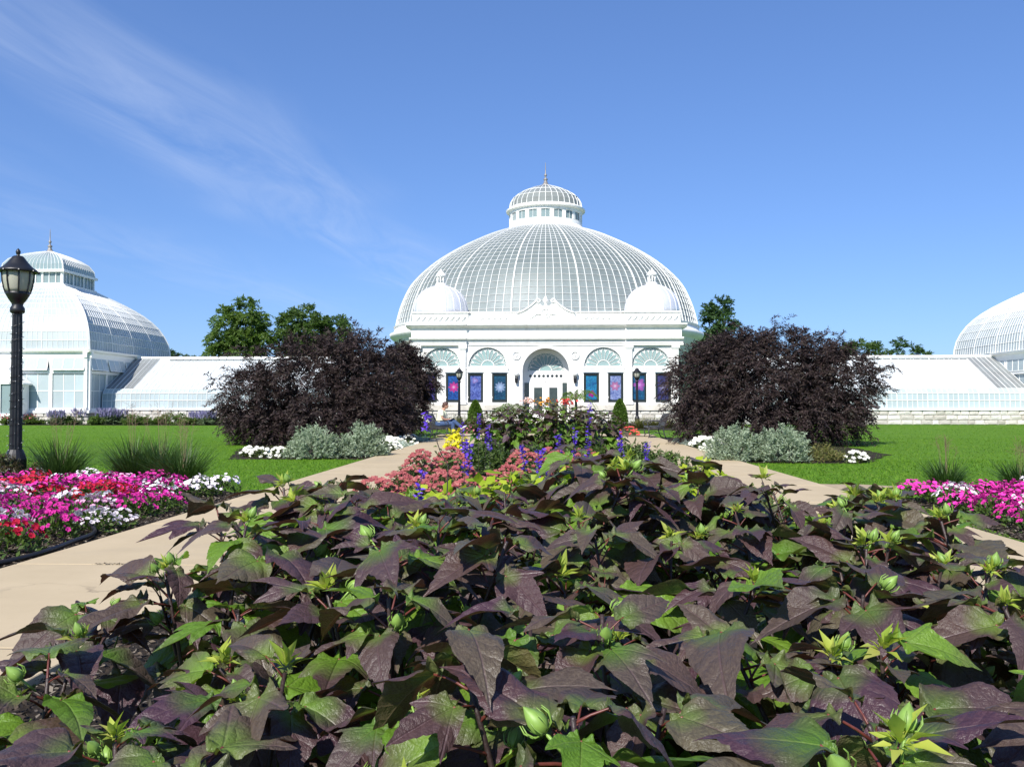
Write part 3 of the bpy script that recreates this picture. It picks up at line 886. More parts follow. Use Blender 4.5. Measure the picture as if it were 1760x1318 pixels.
# gabled porch of the left pavilion
po = MB(); hw = 2.2
po.plate([(-hw,.0),(hw,.0),(hw,2.6),(0,4.4),(-hw,2.6)], [[(-1.9,.7),(-.9,.7),(-.9,2.5),(-1.9,2.5)],[(-.7,.3),(.7,.3),(.7,2.9),(-.7,2.9)],[(.9,.7),(1.9,.7),(1.9,2.5),(.9,2.5)]], -6.8, -6.62)
po.box(-hw, -hw+.15, -6.618, -5.96, 0, 2.6); po.box(hw-.15, hw, -6.618, -5.96, 0, 2.6)
for s_ in (-1, 1): po.hexa([(s_*2.4,-6.95,2.46),(0,-6.95,4.46),(0,-6.0,4.46),(s_*2.4,-6.0,2.46)], [(s_*2.4,-6.95,2.56),(0,-6.95,4.56),(0,-6.0,4.56),(s_*2.4,-6.0,2.56)])
pch = po.build('porch', M['white_trim'], pavL)
MB().box(-2.0, 2.0, -6.70, -6.68, .3, 3.0).build('pane', M['lantern_glass'], pch)

# ------------------------------------------------------------------ low wings
def wing(label, xa, xb, grey_at, stones):
    """runs along x from xa to xb (xa < xb); front wall at y = 55.8, ridge at 60.3"""
    L = xb - xa
    w = thing('greenhouse_wing', label, 'greenhouse', (xa, 55.8, 0))
    base = MB().box(0, L, 0, 9, 0, .90).build('stone_base', M['mortar'], w)
    stone_course(base, 0, L, 0, .90, 0, 3, stones, .4, .85)
    MB().box(0, L, -.12, .2, .90, 1.0).build('sill', M['white_trim'], w)
    prof = [(.0,1.0),(.02,1.5),(.06,1.95),(.32,2.24)]
    roof = [(.32,2.24)] + [(.32+(4.5-.32)*i/6, 2.24+(4.44-2.24)*i/6) for i in range(1, 7)]
    allp = prof + roof[1:]
    n = int(round(L/.62)); st_ = L/n
    for i in range(len(allp)-1):
        (y0,z0),(y1,z1) = allp[i], allp[i+1]
        m_ = MB(); m_.hexa([(0,y0,z0),(st_,y0,z0),(st_,y1,z1),(0,y1,z1)], [(0,y0+.01,z0-.008),(st_,y0+.01,z0-.008),(st_,y1+.01,z1-.008),(0,y1+.01,z1-.008)])
        ma = m_.mesh('pane', M['glass_wing'] if i >= 3 else M['glass_white']); mg = m_.mesh('pane', M['glass_grey'])
        for k in range(n):
            xc = xa + (k+.5)*st_
            inst('pane', mg if (i >= 3 and grey_at(xc)) else ma, w, (k*st_, 0, 0))
    bars = MB()
    for k in range(n*2+1):
        x = k*st_/2; bars.tube([(x, y-.012, z+.012) for y, z in allp], .024 if k % 2 == 0 else .012, 4)
    for i in (1, 2, 3): bars.tube([(0, allp[i][0]-.012, allp[i][1]), (L, allp[i][0]-.012, allp[i][1])], .022, 4)
    stuff(bars.build('glazing_bars', M['bars'], w))
    bk_ = MB()
    bk_.add([(0,9,1.0),(L,9,1.0),(L,8.7,2.24),(0,8.7,2.24),(L,4.5,4.43),(0,4.5,4.43)], [(0,1,2,3),(3,2,4,5)])
    bk_.build('rear_glazing', M['glass_roof'], w)
    MB().tube([(0,4.5,4.46),(L,4.5,4.46)], .10, 6).build('ridge', M['white_trim'], w)
    v = MB()
    for k in range(int((L-4)/.5)): v.box(2.6+k*.5, 2.6+k*.5+.42, 4.1, 4.32, 4.22, 4.36)
    stuff(v.build('ridge_vents', M['glass_grey'], w))
    MB().plate([(0.02,1.0),(9-.02,1.0),(8.7,2.24),(4.5,4.4),(.32,2.24)], [], 0, .03).build('gable_wall', M['glass_white'], w, loc=(L-.05 if xa < 0 else .05, 0, 0), rot=(0,0,PI/2))
wing('long low whitewashed greenhouse wing beside the lantern pavilion', -28.40, -12.4, lambda x: x < -26.5, 31)
wing('long low greenhouse wing on a pale stone wall by open lawn', 12.4, 29.86, lambda x: x > 28.0, 32)

# ------------------------------------------------------------------ foliage tools
def leaves_mesh(name, P, D, N, L, W, mat, fold=.25, droop=.0):
    """one folded pointed leaf (4 triangles) per row: base P, direction D, face normal N"""
    D = unit(D); S = unit(np.cross(N, D)); U = unit(np.cross(D, S))
    L = np.asarray(L).reshape(-1, 1); W = np.asarray(W).reshape(-1, 1)
    mid = P + D*L*.45
    tip = P + D*L - U*L*droop
    l = mid + S*W*.5 + U*W*fold; r = mid - S*W*.5 + U*W*fold
    V = np.stack([P, l, tip, r, mid], 1).reshape(-1, 3)
    b = (np.arange(len(P))*5)[:, None, None]
    F = (np.array([[0,4,1],[1,4,2],[2,4,3],[3,4,0]])[None] + b).reshape(-1, 3)
    return np_mesh(name, V, F, mat)
def pick_lobes(g, lobes, n, shell=.5):
    """points in a union of ellipsoids (cx,cy,cz,rx,ry,rz), denser towards the outside"""
    lobes = np.array(lobes, float)
    w = np.prod(lobes[:, 3:6], axis=1)**.75; w /= w.sum()
    i = g.choice(len(lobes), n, p=w)
    d = unit(g.normal(size=(n, 3)))
    rad = (1 - shell*g.random(n)**1.6)[:, None]
    P = lobes[i, :3] + d*lobes[i, 3:6]*rad
    return P, unit(d*lobes[i, 3:6][:, [0,1,2]]**.3 + 1e-6)
def sprays(g, Pc, Dc, length, nl, L, W, droop=.3, spread=.8, up=.5):
    """a twig from every Pc along Dc with nl leaflets left and right"""
    n = len(Pc); t = (np.arange(nl)+.5)/nl
    Ls = length*(.6+.8*g.random(n))[:, None, None]
    Dc = unit(Dc)
    pos = Pc[:, None] + Dc[:, None]*Ls*t[None, :, None]
    pos[..., 2] -= (droop*Ls[..., 0]*t[None]**2)
    side = unit(np.cross(Dc, np.array([0,0,1.0]) + .3*g.normal(size=(n,3))))
    sg = np.where(np.arange(nl) % 2 == 0, 1.0, -1.0)[None, :, None]
    D = Dc[:, None]*(.6) + side[:, None]*sg*spread + .35*g.normal(size=(n, nl, 3))
    D[..., 2] -= droop*t[None]
    Nn = np.array([0,0,1.0])*up + .5*g.normal(size=(n, nl, 3))
    k = n*nl
    return pos.reshape(k,3), D.reshape(k,3), Nn.reshape(k,3), L*(.6+.8*g.random(k)), W*(.6+.8*g.random(k))
def blades(g, P, D, L, W, bend, mat, name='blades', seg=3):
    """tapering bent blades"""
    n = len(P); D = unit(D)
    h = unit(D*[1,1,0] + 1e-4*g.normal(size=(n,3)))
    S = unit(np.cross(D, [0,0,1.0]) + 1e-5)
    L = np.asarray(L).reshape(-1,1); W = np.asarray(W).reshape(-1,1); bend = np.asarray(bend).reshape(-1,1)
    rows = []
    for i in range(seg+1):
        t = i/seg
        c = P + D*L*t + h*L*bend*t*t*.7 - np.array([0,0,1.0])*L*bend*t*t*.6
        w = W*.5*(1-t)**.7 if i < seg else W*.02
        rows += [c - S*w, c + S*w]
    V = np.stack(rows, 1).reshape(-1, 3)
    b = (np.arange(n)*2*(seg+1))[:, None, None]
    F = (np.array([[2*i,2*i+1,2*i+3,2*i+2] for i in range(seg)])[None] + b).reshape(-1, 4)
    return np_mesh(name, V, F, mat)

def woody(name, parent, base, targets, r0, mat, seed, fork=.35, stems=1):
    """trunk(s) with limbs bending to each target"""
    r = random.Random(seed); m_ = MB(); base = Vector(base)
    for t_ in targets:
        t_ = Vector(t_); f = base.lerp(t_, fork); f.x = base.x + (f.x-base.x)*.45 + r.uniform(-.08,.08); f.y = base.y + (f.y-base.y)*.45
        b = base + Vector((r.uniform(-1,1), r.uniform(-1,1), 0))*r0*(stems-1)*.9
        mid = f.lerp(t_, .55) + Vector((r.uniform(-.2,.2), r.uniform(-.2,.2), r.uniform(0,.2)))*(t_-f).length*.4
        m_.tube([b - Vector((0,0,.05)), f, mid, t_], [r0, r0*.7, r0*.38, r0*.1], 6)
    return m_.build(name, mat, parent, True)

# ------------------------------------------------------------------ trees
M['purple_leaf'] = leafy('dark_purple_leaf', [(.019,.014,.015),(.038,.026,.027),(.062,.040,.039),(.060,.049,.036)], .6, .14, (.06,.034,.028), .22)
M['tree_leaf'] = leafy('mid_green_leaf', [(.055,.10,.024),(.085,.150,.036),(.12,.19,.05)], .5, .42)
M['tree_leaf2'] = leafy('bright_green_leaf', [(.065,.12,.024),(.11,.185,.036),(.15,.225,.05)], .5, .45)
M['tree_leaf3'] = leafy('blue_green_leaf', [(.035,.080,.028),(.055,.112,.036),(.080,.145,.045)], .5, .3)

def tree(name, label, base, lobes, nspray, nl, slen, L, W, mat, bark, seed, r0, cat='tree', group=None, droop=.35, shell=.55, stems=1, wisps=()):
    g = np.random.default_rng(seed)
    t = thing(name, label, cat, base, 0, group)
    lob = [(x-base[0], y-base[1], z-base[2], a, b, c) for x, y, z, a, b, c in lobes]
    P, D = pick_lobes(g, lob, nspray, shell)
    # group the sprays around clump centres, so that light and dark masses and gaps form
    k = max(8, nspray//22)
    Cc, _ = pick_lobes(g, lob, k, shell*.8)
    near = Cc[np.argmin(((P[:, None]-Cc[None])**2).sum(-1), axis=1)] if nspray*k < 4e6 else P
    P = P*.62 + near*.38
    for w in wisps:
        a, b = np.array(w[0]) - base, np.array(w[1]) - base; n = w[2]
        q = a + (b-a)*g.random((n,1)) + g.normal(size=(n,3))*.10
        P = np.concatenate([P, q]); D = np.concatenate([D, np.tile(unit((b-a)[None]), (n,1)) + .5*g.normal(size=(n,3))])
    keep = P[:, 2] > .08
    P, D = P[keep], D[keep]
    D = D + .45*g.normal(size=D.shape)
    m_ = leaves_mesh('crown', *sprays(g, P, D, slen, nl, L, W, droop), mat, .15, .15)
    stuff(inst('crown', m_, t))
    tg = [tuple(Cc[i]*.92) for i in g.choice(len(Cc), min(len(Cc), 16), replace=False)]
    tg += [tuple(np.array(w[1]) - base) for w in wisps]
    woody('trunk', t, (0,0,0), tg, r0, bark, seed, .35, stems)
    return t
tree('purple_leaf_tree', 'broad dark purple-leaved tree spreading beside the reading person', (-6.9,27.5,0),
     [(-7.2,27.5,1.95,2.2,1.7,1.35),(-9.0,27.3,1.45,1.05,1.3,1.1),(-5.6,27.6,1.8,1.35,1.5,1.35),(-7.0,27.0,.85,2.7,1.6,.8),(-6.5,27.8,2.7,1.7,1.1,.75),(-8.6,27.1,.6,1.2,1.0,.55),(-5.2,27.4,.9,1.2,1.2,.9)],
     4300, 26, .46, .125, .028, M['purple_leaf'], M['dark_bark'], 3, .05, stems=3,
     wisps=[((-6.2,27.6,3.1),(-5.75,27.6,3.75),14),((-6.0,27.5,3.2),(-5.3,27.5,3.35),10),((-9.6,27.2,2.0),(-10.4,27.2,2.05),10),((-9.2,27.3,2.7),(-9.7,27.3,2.9),10)])
tree('purple_leaf_tree', 'smaller upright dark purple-leaved tree just beyond the bench with the reader', (-5.75,34.4,0),
     [(-5.65,34.4,2.2,1.05,.8,1.25),(-5.65,34.4,1.05,.95,.8,.95),(-5.6,34.4,3.1,.5,.45,.55),(-4.75,34.6,2.3,.5,.5,.75)],
     1900, 26, .36, .12, .027, M['purple_leaf'], M['dark_bark'], 4, .035, stems=2)
tree('purple_leaf_tree', 'broad dark purple-leaved tree spreading behind the empty bench', (6.7,27.4,0),
     [(6.6,27.3,2.1,2.5,1.7,1.30),(4.95,27.2,1.85,1.25,1.4,1.2),(8.7,27.2,1.95,1.35,1.3,1.05),(6.8,26.8,1.0,2.6,1.5,.95),(7.3,27.4,2.75,1.7,1.0,.7),(4.75,27.0,.75,.95,1.1,.65),(8.6,27.0,1.0,.9,1.0,.8),(5.6,27.3,2.75,1.0,.9,.55)],
     4700, 26, .46, .125, .028, M['purple_leaf'], M['dark_bark'], 5, .05, stems=3,
     wisps=[((6.9,27.4,3.2),(7.1,27.4,3.75),16),((6.4,27.4,3.2),(6.1,27.4,3.6),10),((9.7,27.2,2.2),(10.4,27.2,2.45),12),((9.6,27.2,1.7),(10.2,27.2,1.75),10),((8.6,27.2,2.9),(8.9,27.2,3.3),8),((9.0,26.9,.8),(9.5,26.8,.35),8)])
BT = 'trees beyond the glasshouses'
tree('broadleaf_tree', 'tall loose green tree with visible limbs behind the left wing', (-29.6,85,0),
     [(-30.6,85,8.6,1.9,1.8,2.4),(-28.9,85,9.6,1.8,1.7,2.0),(-29.8,85,6.6,2.8,2,1.8),(-31.9,85,6.6,1.0,1,1.8),(-27.6,85,7.6,1.3,1.3,1.8)],
     1150, 22, .8, .30, .11, M['tree_leaf2'], M['bark'], 6, .28, group=BT, shell=.75, droop=.5)
tree('broadleaf_tree', 'rounded dense green tree behind the left purple tree', (-22.8,86,0),
     [(-23.6,86,8.4,2.6,2.2,2.4),(-20.9,86,8.2,2.2,2.0,2.0),(-22.4,86,6.2,3.8,2.2,1.6),(-24.8,86,9.0,1.4,1.3,1.6)],
     1500, 22, .75, .28, .11, M['tree_leaf'], M['bark'], 7, .28, group=BT, shell=.7, droop=.35)
tree('broadleaf_tree', 'slim green twin-topped tree rising right of the great dome', (16.3,85,0),
     [(15.5,85,8.9,1.0,1.1,2.3),(17.0,85,9.3,1.1,1.1,2.1),(16.2,85,6.3,1.7,1.3,1.7)],
     620, 22, .6, .26, .11, M['tree_leaf3'], M['bark'], 8, .22, group=BT, shell=.75)
tree('broadleaf_tree', 'low green treetops showing over the right wing beside the purple tree', (38.5,110,0),
     [(36.6,110,7.2,1.7,1.5,1.5),(38.6,110,7.6,1.7,1.5,1.6),(40.6,110,7.3,1.4,1.5,1.5),(38.5,110,4.5,3.0,2,2.4)],
     700, 20, .8, .32, .13, M['tree_leaf'], M['bark'], 9, .25, group=BT)
tree('broadleaf_tree', 'small green treetop over the right wing nearest the right pavilion', (44.2,110,0),
     [(43.6,110,7.6,1.1,1.3,1.7),(45.2,110,6.9,1.6,1.3,1.2),(44.2,110,5,2.2,1.6,2.0)],
     460, 20, .8, .32, .13, M['tree_leaf3'], M['bark'], 10, .25, group=BT)
tree('broadleaf_tree', 'dark green treetop peeping out beside the lantern pavilion roof', (-46.0,108,0),
     [(-46.4,108,6.6,1.2,1.5,1.4),(-44.9,108,6.4,1.2,1.3,1.0),(-43.2,108,6.2,1.2,1.3,1.0),(-45,108,4.4,2.6,1.5,2.0)],
     520, 20, .7, .30, .12, M['tree_leaf3'], M['bark'], 12, .25, group=BT)

# ------------------------------------------------------------------ lawn grass
M['grass'] = leafy('grass_blade', [(.080,.185,.012),(.115,.245,.018),(.150,.295,.024),(.190,.290,.036)], .55, .35, None, .15)
def grass_field(areas, dens, L, W, seed):
    g = np.random.default_rng(seed); PP = []
    for x0, x1, y0, y1 in areas:
        n = int(abs(x1-x0)*abs(y1-y0)*dens)
        PP.append(np.stack([g.uniform(x0,x1,n), g.uniform(y0,y1,n), np.zeros(n)], 1))
    P = np.concatenate(PP); n = len(P)
    # keep the blades out of the beds and paths
    x, y = P[:,0], P[:,1]
    bad = (x > -4.0) & (x < 4.04)
    bad |= (x < -4.05) & (x > -9.4) & (y < 12.2 + np.clip((-4.6-x)*.55, 0, 1.6) + .15*np.sin(x*9)) & (y > 6)
    bad |= (x > 4.1) & (x < 10.4) & (y < 11.7 + np.clip((x-4.5)*.3, 0, .9) + .12*np.sin(x*9))
    bad |= (x > 4.0) & (x < 5.25 + .12*np.sin(y*11)) & (y > 12.75 + .1*np.sin(x*8)) & (y < 13.85)
    bad |= (x < -4.05) & (x > -7.0) & (y > 19.7) & (y < 32)
    bad |= (x > 4.1) & (x < 6.5) & (y > 18.8) & (y < 32)
    P = P[~bad]; n = len(P)
    D = np.concatenate([g.normal(size=(n,2))*.8, np.ones((n,1))], 1)
    return stuff(structure(inst('grass', blades(g, P, D, L*(.6+.8*g.random(n)), W*(.7+.6*g.random(n)), .3+.5*g.random(n), M['grass'], 'grass', 2))))
gr = grass_field([(-9.5,-3.98,11.9,20),(4.02,10,11.5,20)], 520, .055, .011, 1)
gr['kind'] = 'stuff'; tag(gr, 'short green lawn grass near the path edges', 'grass')
gr = grass_field([(-22,-4.0,20,33),(4.04,20,20,33),(-13,-9.4,8,20),(10,13,10,20)], 190, .045, .013, 2)
gr['kind'] = 'stuff'; tag(gr, 'mown green lawn grass further back towards the glasshouses', 'grass')
gr = grass_field([(-38,-4.0,33,52),(4.04,38,33,55.5)], 60, .04, .018, 3)
gr['kind'] = 'stuff'; tag(gr, 'mown green lawn grass farthest off, at the foot of the glasshouses', 'grass')

# ------------------------------------------------------------------ silver shrubs
M['silver'] = leafy('silver_green_leaf', [(.20,.27,.17),(.29,.36,.245),(.38,.44,.33),(.25,.32,.21)], .7, .2, None, .2)
def shrub(name, label, cat, loc, rx, ry, h, n, nl, slen, L, W, mat, seed, group=None, upness=.8, droop=.15, part='foliage', shell=.45, extra=None):
    g = np.random.default_rng(seed)
    t = thing(name, label, cat, loc, 0, group)
    d = unit(g.normal(size=(n,3))); d[:,2] = np.abs(d[:,2])
    rad = (1 - shell*g.random(n)**1.4)
    bumps = 1 + .12*np.sin(d[:,0]*7+seed) * np.cos(d[:,1]*6+seed*2)
    P = d*np.array([rx,ry,h])*(rad*bumps)[:,None]
    D = d*[1,1,.6] + [0,0,upness] + .35*g.normal(size=(n,3))
    P = P - unit(D)*slen*.7
    P[:,2] = np.maximum(P[:,2], .03)
    stuff(inst(part, leaves_mesh(part, *sprays(g, P, D, slen, nl, L, W, droop), mat, .2), t))
    m_ = MB()
    for i in range(9):
        q = d[i*7 % n]*np.array([rx,ry,h])*.7
        m_.tube([(q[0]*.15,q[1]*.15,-.03), tuple(q*.6), tuple(q)], [.014,.010,.005], 5)
    m_.build('stem', M['bark'], t)
    return t
SG = 'silver shrubs beside the paths'
shrub('silver_shrub', 'silver-green mounded shrub beside white daisies and left lawn', 'shrub', (-5.3,20.1,0), .70,.65,.72, 620, 18, .16, .062, .020, M['silver'], 21, SG)
shrub('silver_shrub', 'silver-green mounded shrub nearest the left path edge', 'shrub', (-4.25,20.6,0), .64,.65,.78, 620, 18, .16, .062, .020, M['silver'], 22, SG)
shrub('silver_shrub', 'silver-green mounded shrub nearest the right path edge', 'shrub', (4.05,19.4,0), .68,.65,.74, 620, 18, .16, .062, .020, M['silver'], 23, SG)
shrub('silver_shrub', 'silver-green mounded shrub beside the right lawn and reeds', 'shrub', (5.08,19.3,0), .64,.65,.78, 620, 18, .16, .062, .020, M['silver'], 24, SG)

# clipped cones and plants by the glasshouse front
M['cone'] = leafy('clipped_green_leaf', [(.065,.13,.016),(.095,.175,.022),(.13,.21,.03)], .5, .3)
def cone(label, loc, r, h, seed):
    g = np.random.default_rng(seed); n = 5200
    u = g.random(n); a = g.random(n)*2*PI; rr = r*np.sin(np.clip(1-u, 0, 1)**.75*PI*.62)/.95*(.80+.22*g.random(n))
    P = np.stack([rr*np.cos(a), rr*np.sin(a), .05+u*h], 1); D = np.stack([np.cos(a), np.sin(a), .6+0*a], 1) + .6*g.normal(size=(n,3))
    t = thing('clipped_cone_shrub', label, 'shrub', loc, 0, 'clipped cones before the glasshouse')
    stuff(inst('foliage', leaves_mesh('foliage', P, D, unit(g.normal(size=(n,3))), .07*(.6+.8*g.random(n)), .045+0*u, M['cone']), t))
    MB().lathe([(r*.3,0),(r*.80,h*.10),(r*.86,h*.3),(r*.62,h*.6),(r*.3,h*.85),(.0,h*.97)], 16).build('core', M['cone'], t, True)
    MB().tube([(0,0,-.02),(0,0,.3)], .03, 6).build('stem', M['bark'], t)
cone('clipped green cone shrub below the blue window left of the door', (-3.58,45,0), .36, 1.40, 41)
cone('clipped green cone shrub below the pale window right of the door', (3.74,45,0), .36, 1.46, 42)

M['reed'] = leafy('grass_green_blade', [(.030,.070,.014),(.050,.100,.020),(.075,.130,.035)], .5, .25)
M['reed_gold'] = leafy('straw_green_blade', [(.12,.13,.03),(.18,.17,.05),(.10,.13,.03),(.22,.17,.07)], .6, .25)
M['panicle'] = leafy('tan_seed_head', [(.22,.15,.10),(.30,.20,.15)], .8, .3)
def grass_clump(label, loc, r, h, n, seed, mat=None, heads=9, group='ornamental grass clumps', w=.016):
    g = np.random.default_rng(seed); mat = mat or M['reed']
    a = g.random(n)*2*PI; q = np.sqrt(g.random(n))*r*.45
    P = np.stack([q*np.cos(a), q*np.sin(a), np.full(n,-.02)], 1)
    D = np.stack([np.cos(a)*.45*q/r*2.2, np.sin(a)*.45*q/r*2.2, np.ones(n)], 1) + .16*g.normal(size=(n,3))
    t = thing('ornamental_grass', label, 'grass clump', loc, 0, group)
    stuff(inst('blades', blades(g, P, D, h*(.5+.6*g.random(n)), w*(.7+.6*g.random(n)), .15+.5*g.random(n), mat, 'blades', 4), t))
    m_ = MB()
    for i in range(heads):
        b = g.random()*2*PI; s = g.random()*.35
        top = Vector((math.cos(b)*s*h*.8, math.sin(b)*s*h*.8, h*(1.0+.3*g.random())))
        m_.tube([(0,0,h*.2), top*.6, top], .0018, 3)
        for j in range(7):
            p0 = top*(.80+.2*j/7); m_.tube([p0, p0 + Vector((g.normal()*.05, g.normal()*.05, .05))], .0016, 3)
    if heads: m_.build('seed_heads', M['panicle'], t)
    return t
grass_clump('green feathery grass clump right beside the black lamp post', (-7.35,13.2,0), .34, .92, 700, 51)
grass_clump('green feathery grass clump between lamp post clump and the tall pair', (-6.32,13.4,0), .30, .98, 650, 52)
grass_clump('tall green grass clump in the middle behind pink petunias', (-5.80,13.2,0), .34, 1.0, 750, 53)
grass_clump('green grass clump nearest the left path behind red petunias', (-5.22,12.6,0), .30, .86, 650, 54)
grass_clump('green feathery grass clump behind the right petunias, left of two', (5.75,13.0,0), .34, .62, 420, 55)
grass_clump('green feathery grass clump at the right edge behind petunias', (6.75,12.9,0), .36, .60, 420, 56)
for i, (x, y, h, lab) in enumerate([(-5.0,48,.95,'straw-coloured grass clump below the left far lamp'),(-4.2,47,.80,'straw-coloured grass clump left of the left cone shrub'),
        (4.75,46,.75,'straw-coloured grass clump right of the right cone shrub'),(5.5,47,.8,'straw-coloured grass clump below the right far lamp'),(6.3,47,.8,'straw-coloured grass clump above the empty bench')]):
    grass_clump(lab, (x,y,0), .7, h, 420, 60+i, M['reed_gold'], 0, 'straw grasses before the glasshouse', .022)
M['reddish'] = leafy('red_green_leaf', [(.05,.06,.02),(.09,.06,.03),(.04,.07,.02),(.12,.07,.04)], .5, .25)
shrub('bushy_perennial', 'reddish-green bushy plant at the foot of the lamp post', 'shrub', (-7.95,12.7,0), .62,.5,.50, 260, 14, .18, .07,.02, M['reddish'], 70)
shrub('bushy_perennial', 'green and rust perennials beside the right silver shrub', 'shrub', (5.95,19.3,0), .50,.4,.38, 170, 14, .16, .07,.018, M['reed_gold'], 71)

# ------------------------------------------------------------------ border below the left wing
M['lav'] = leafy('lavender_bloom', [(.20,.18,.36),(.28,.25,.45),(.16,.19,.24)], .7, .25)
M['sage'] = leafy('grey_green_leaf', [(.10,.15,.07),(.15,.20,.10),(.08,.13,.05)], .6, .25)
M['shrub_g'] = leafy('shrub_green_leaf', [(.065,.12,.018),(.10,.165,.028),(.14,.20,.045)], .5, .3)
M['rose'] = leafy('rose_pink_bloom', [(.50,.10,.16),(.60,.22,.25),(.40,.05,.08)], .6, .25)
bd = [(12,.5,.8,'r'),(45,.55,.8,'r'),(70,.45,.7,'g'),(98,.5,.9,'l'),(118,.4,.7,'g'),(140,.55,1.0,'l'),(165,.45,.75,'g'),(185,.6,1.0,'l'),(205,.6,.95,'l'),(228,.5,.8,'g'),(250,.45,.7,'g'),
      (275,.4,.6,'y'),(300,1.05,1.12,'G'),(325,.5,.6,'y'),(345,.55,.75,'l'),(362,.5,.8,'l'),(378,.5,.7,'g'),(110,.8,1.0,'G')]
bl = {'r':'green rose bush with red blooms in the left wing border','g':'low yellow-green bush in the left wing border','l':'lavender-blue flowering bush in the left wing border',
      'y':'low olive bush beside the big round shrub in the border','G':'round leafy green shrub against the left wing stone base'}
for i, (px, r_, h, k) in enumerate(bd):
    Y = 53.2 + (i % 3)*.5 + (.9 if k == 'G' else 0); X = (px-938)/1524*Y*1.018
    lab = bl[k] if px != 110 else 'round leafy green shrub against the lantern pavilion base'
    s_ = shrub('border_bush', lab, 'bush', (X,Y,0), r_, .6, h*.74, 170, 12, .3, .13,.05, M['shrub_g'] if k != 'l' else M['sage'], 80+i, 'bushes along the left wing border')
    if k in 'lr':
        g = np.random.default_rng(180+i); n = 240 if k == 'l' else 46
        a = g.random(n)*2*PI; q = np.sqrt(g.random(n))*r_
        P = np.stack([q*np.cos(a), q*np.sin(a)*.7-.15, h*(.42+.42*g.random(n))], 1)
        D = np.stack([np.cos(a)*.3, np.sin(a)*.3, np.ones(n)], 1)
        if k == 'l': me = leaves_mesh('blooms', P, D+.2*g.normal(size=(n,3)), g.normal(size=(n,3)), .30+0*a, .055+0*a, M['lav'])
        else: me = leaves_mesh('blooms', P, g.normal(size=(n,3)), g.normal(size=(n,3)), .14+0*a, .13+0*a, M['rose'])
        stuff(inst('blooms', me, s_))

# ------------------------------------------------------------------ petunia beds
def bloom_mat(name, edge, mid, heart):
    m_ = new_mat(name); t = NT(m_)
    sp = t.node('ShaderNodeSeparateXYZ'); t.l.new(t.coord(), sp.inputs[0])
    r_ = t.math('SQRT', t.math('ADD', t.math('MULTIPLY', sp.outputs[0], sp.outputs[0]), t.math('MULTIPLY', sp.outputs[1], sp.outputs[1])))
    c = t.ramp(t.rng(r_, 0, .032), [(0, heart), (.3, dark(mid, .7)), (.5, mid), (1, edge)])
    sh = t.principled(c, .65, None, 0, .2)
    tr = t.node('ShaderNodeBsdfTranslucent'); t.put(tr.inputs[0], c)
    t.out(t.mixsh(.3, sh, tr.outputs[0])); return m_
PC = {'magenta': bloom_mat('magenta_petunia', (.66,.035,.34), (.60,.03,.30), (.28,.01,.16)),
      'red': bloom_mat('red_petunia', (.50,.012,.045), (.42,.008,.035), (.15,.005,.02)),
      'white': bloom_mat('white_petunia', (.78,.72,.76), (.76,.68,.74), (.45,.42,.22)),
      'pale pink': bloom_mat('pale_pink_petunia', (.74,.36,.56), (.74,.46,.60), (.45,.12,.3))}
M['pet_leaf'] = leafy('petunia_leaf', [(.040,.080,.014),(.070,.120,.022),(.095,.150,.030)], .55, .25)
def bloom_mesh(mat, seed):
    r = random.Random(seed); v = [(0,0,-.012)]; fs = []
    n = 20
    for k in range(n):
        a = 2*PI*k/n; v.append((.009*math.cos(a), .009*math.sin(a), -.002))
    for k in range(n):
        a = 2*PI*k/n; rr = .034*(1 - .20*abs(math.cos(2.5*a))**5)*r.uniform(.93,1.05)
        v.append((rr*math.cos(a), rr*math.sin(a), r.uniform(.0,.010)))
    for k in range(n):
        j = (k+1) % n
        fs += [(0,1+k,1+j), (1+k,1+n+k,1+n+j,1+j)]
    m_ = MB(); m_.add(v, fs); return m_.mesh('bloom', mat)
bm_ = {k: [bloom_mesh(m_, i) for i in range(3)] for k, m_ in PC.items()}
def pet_foliage(seed, r, h, n=170):
    g = np.random.default_rng(seed); d = unit(g.normal(size=(n,3))); d[:,2] = np.abs(d[:,2])
    P = d*[r,r,h]*(.55+.4*g.random(n))[:,None]; D = d + [0,0,.2] + .6*g.normal(size=(n,3))
    return leaves_mesh('foliage', P, D, [0,0,1.0]+.5*g.normal(size=(n,3)), .065*(.6+.7*g.random(n)), .032+0*P[:,0], M['pet_leaf'], .1)
fol = [pet_foliage(900+i, .25, .23) for i in range(4)]
def joined_blooms(col, seed, n, r, h):
    g = random.Random(seed); V, F = [], []
    src = bm_[col][0]; sv = [v.co.copy() for v in src.vertices]; sf = [tuple(p.vertices) for p in src.polygons]
    m_ = MB()
    for i in range(n):
        M4 = bloom_pose(g, r, h); m_.add([M4 @ p for p in sv], sf)
    return m_
def bloom_pose(g, r, h):
    a = g.random()*2*PI; q = math.sqrt(g.random())
    p = Vector((math.cos(a)*q*r, math.sin(a)*q*r, h*math.sqrt(max(0,1-q*q*.8)) + g.uniform(-.01,.035)))
    d = Vector((math.cos(a)*q*.9 + g.uniform(-.4,.4), math.sin(a)*q*.9 + g.uniform(-.4,.4) - .35, .8)).normalized()
    return Matrix.Translation(p) @ d.to_track_quat('Z','Y').to_matrix().to_4x4() @ Matrix.Scale(g.uniform(.56,.88), 4)
def simple_bloom(name, col):
    t = NT(new_mat(name)); 
    return t
PS = {k: plain('far_'+k.replace(' ','_')+'_petunia', c, .65, .25, 30, spec=.2) for k, c in
      (('magenta',(.64,.04,.34)), ('red',(.46,.012,.045)), ('white',(.76,.70,.74)), ('pale pink',(.74,.40,.57)))}
far_me = {k: [joined_blooms(k, 300+i, 60, .26, .25).mesh('blooms', PS[k]) for i in range(3)] for k in PC}
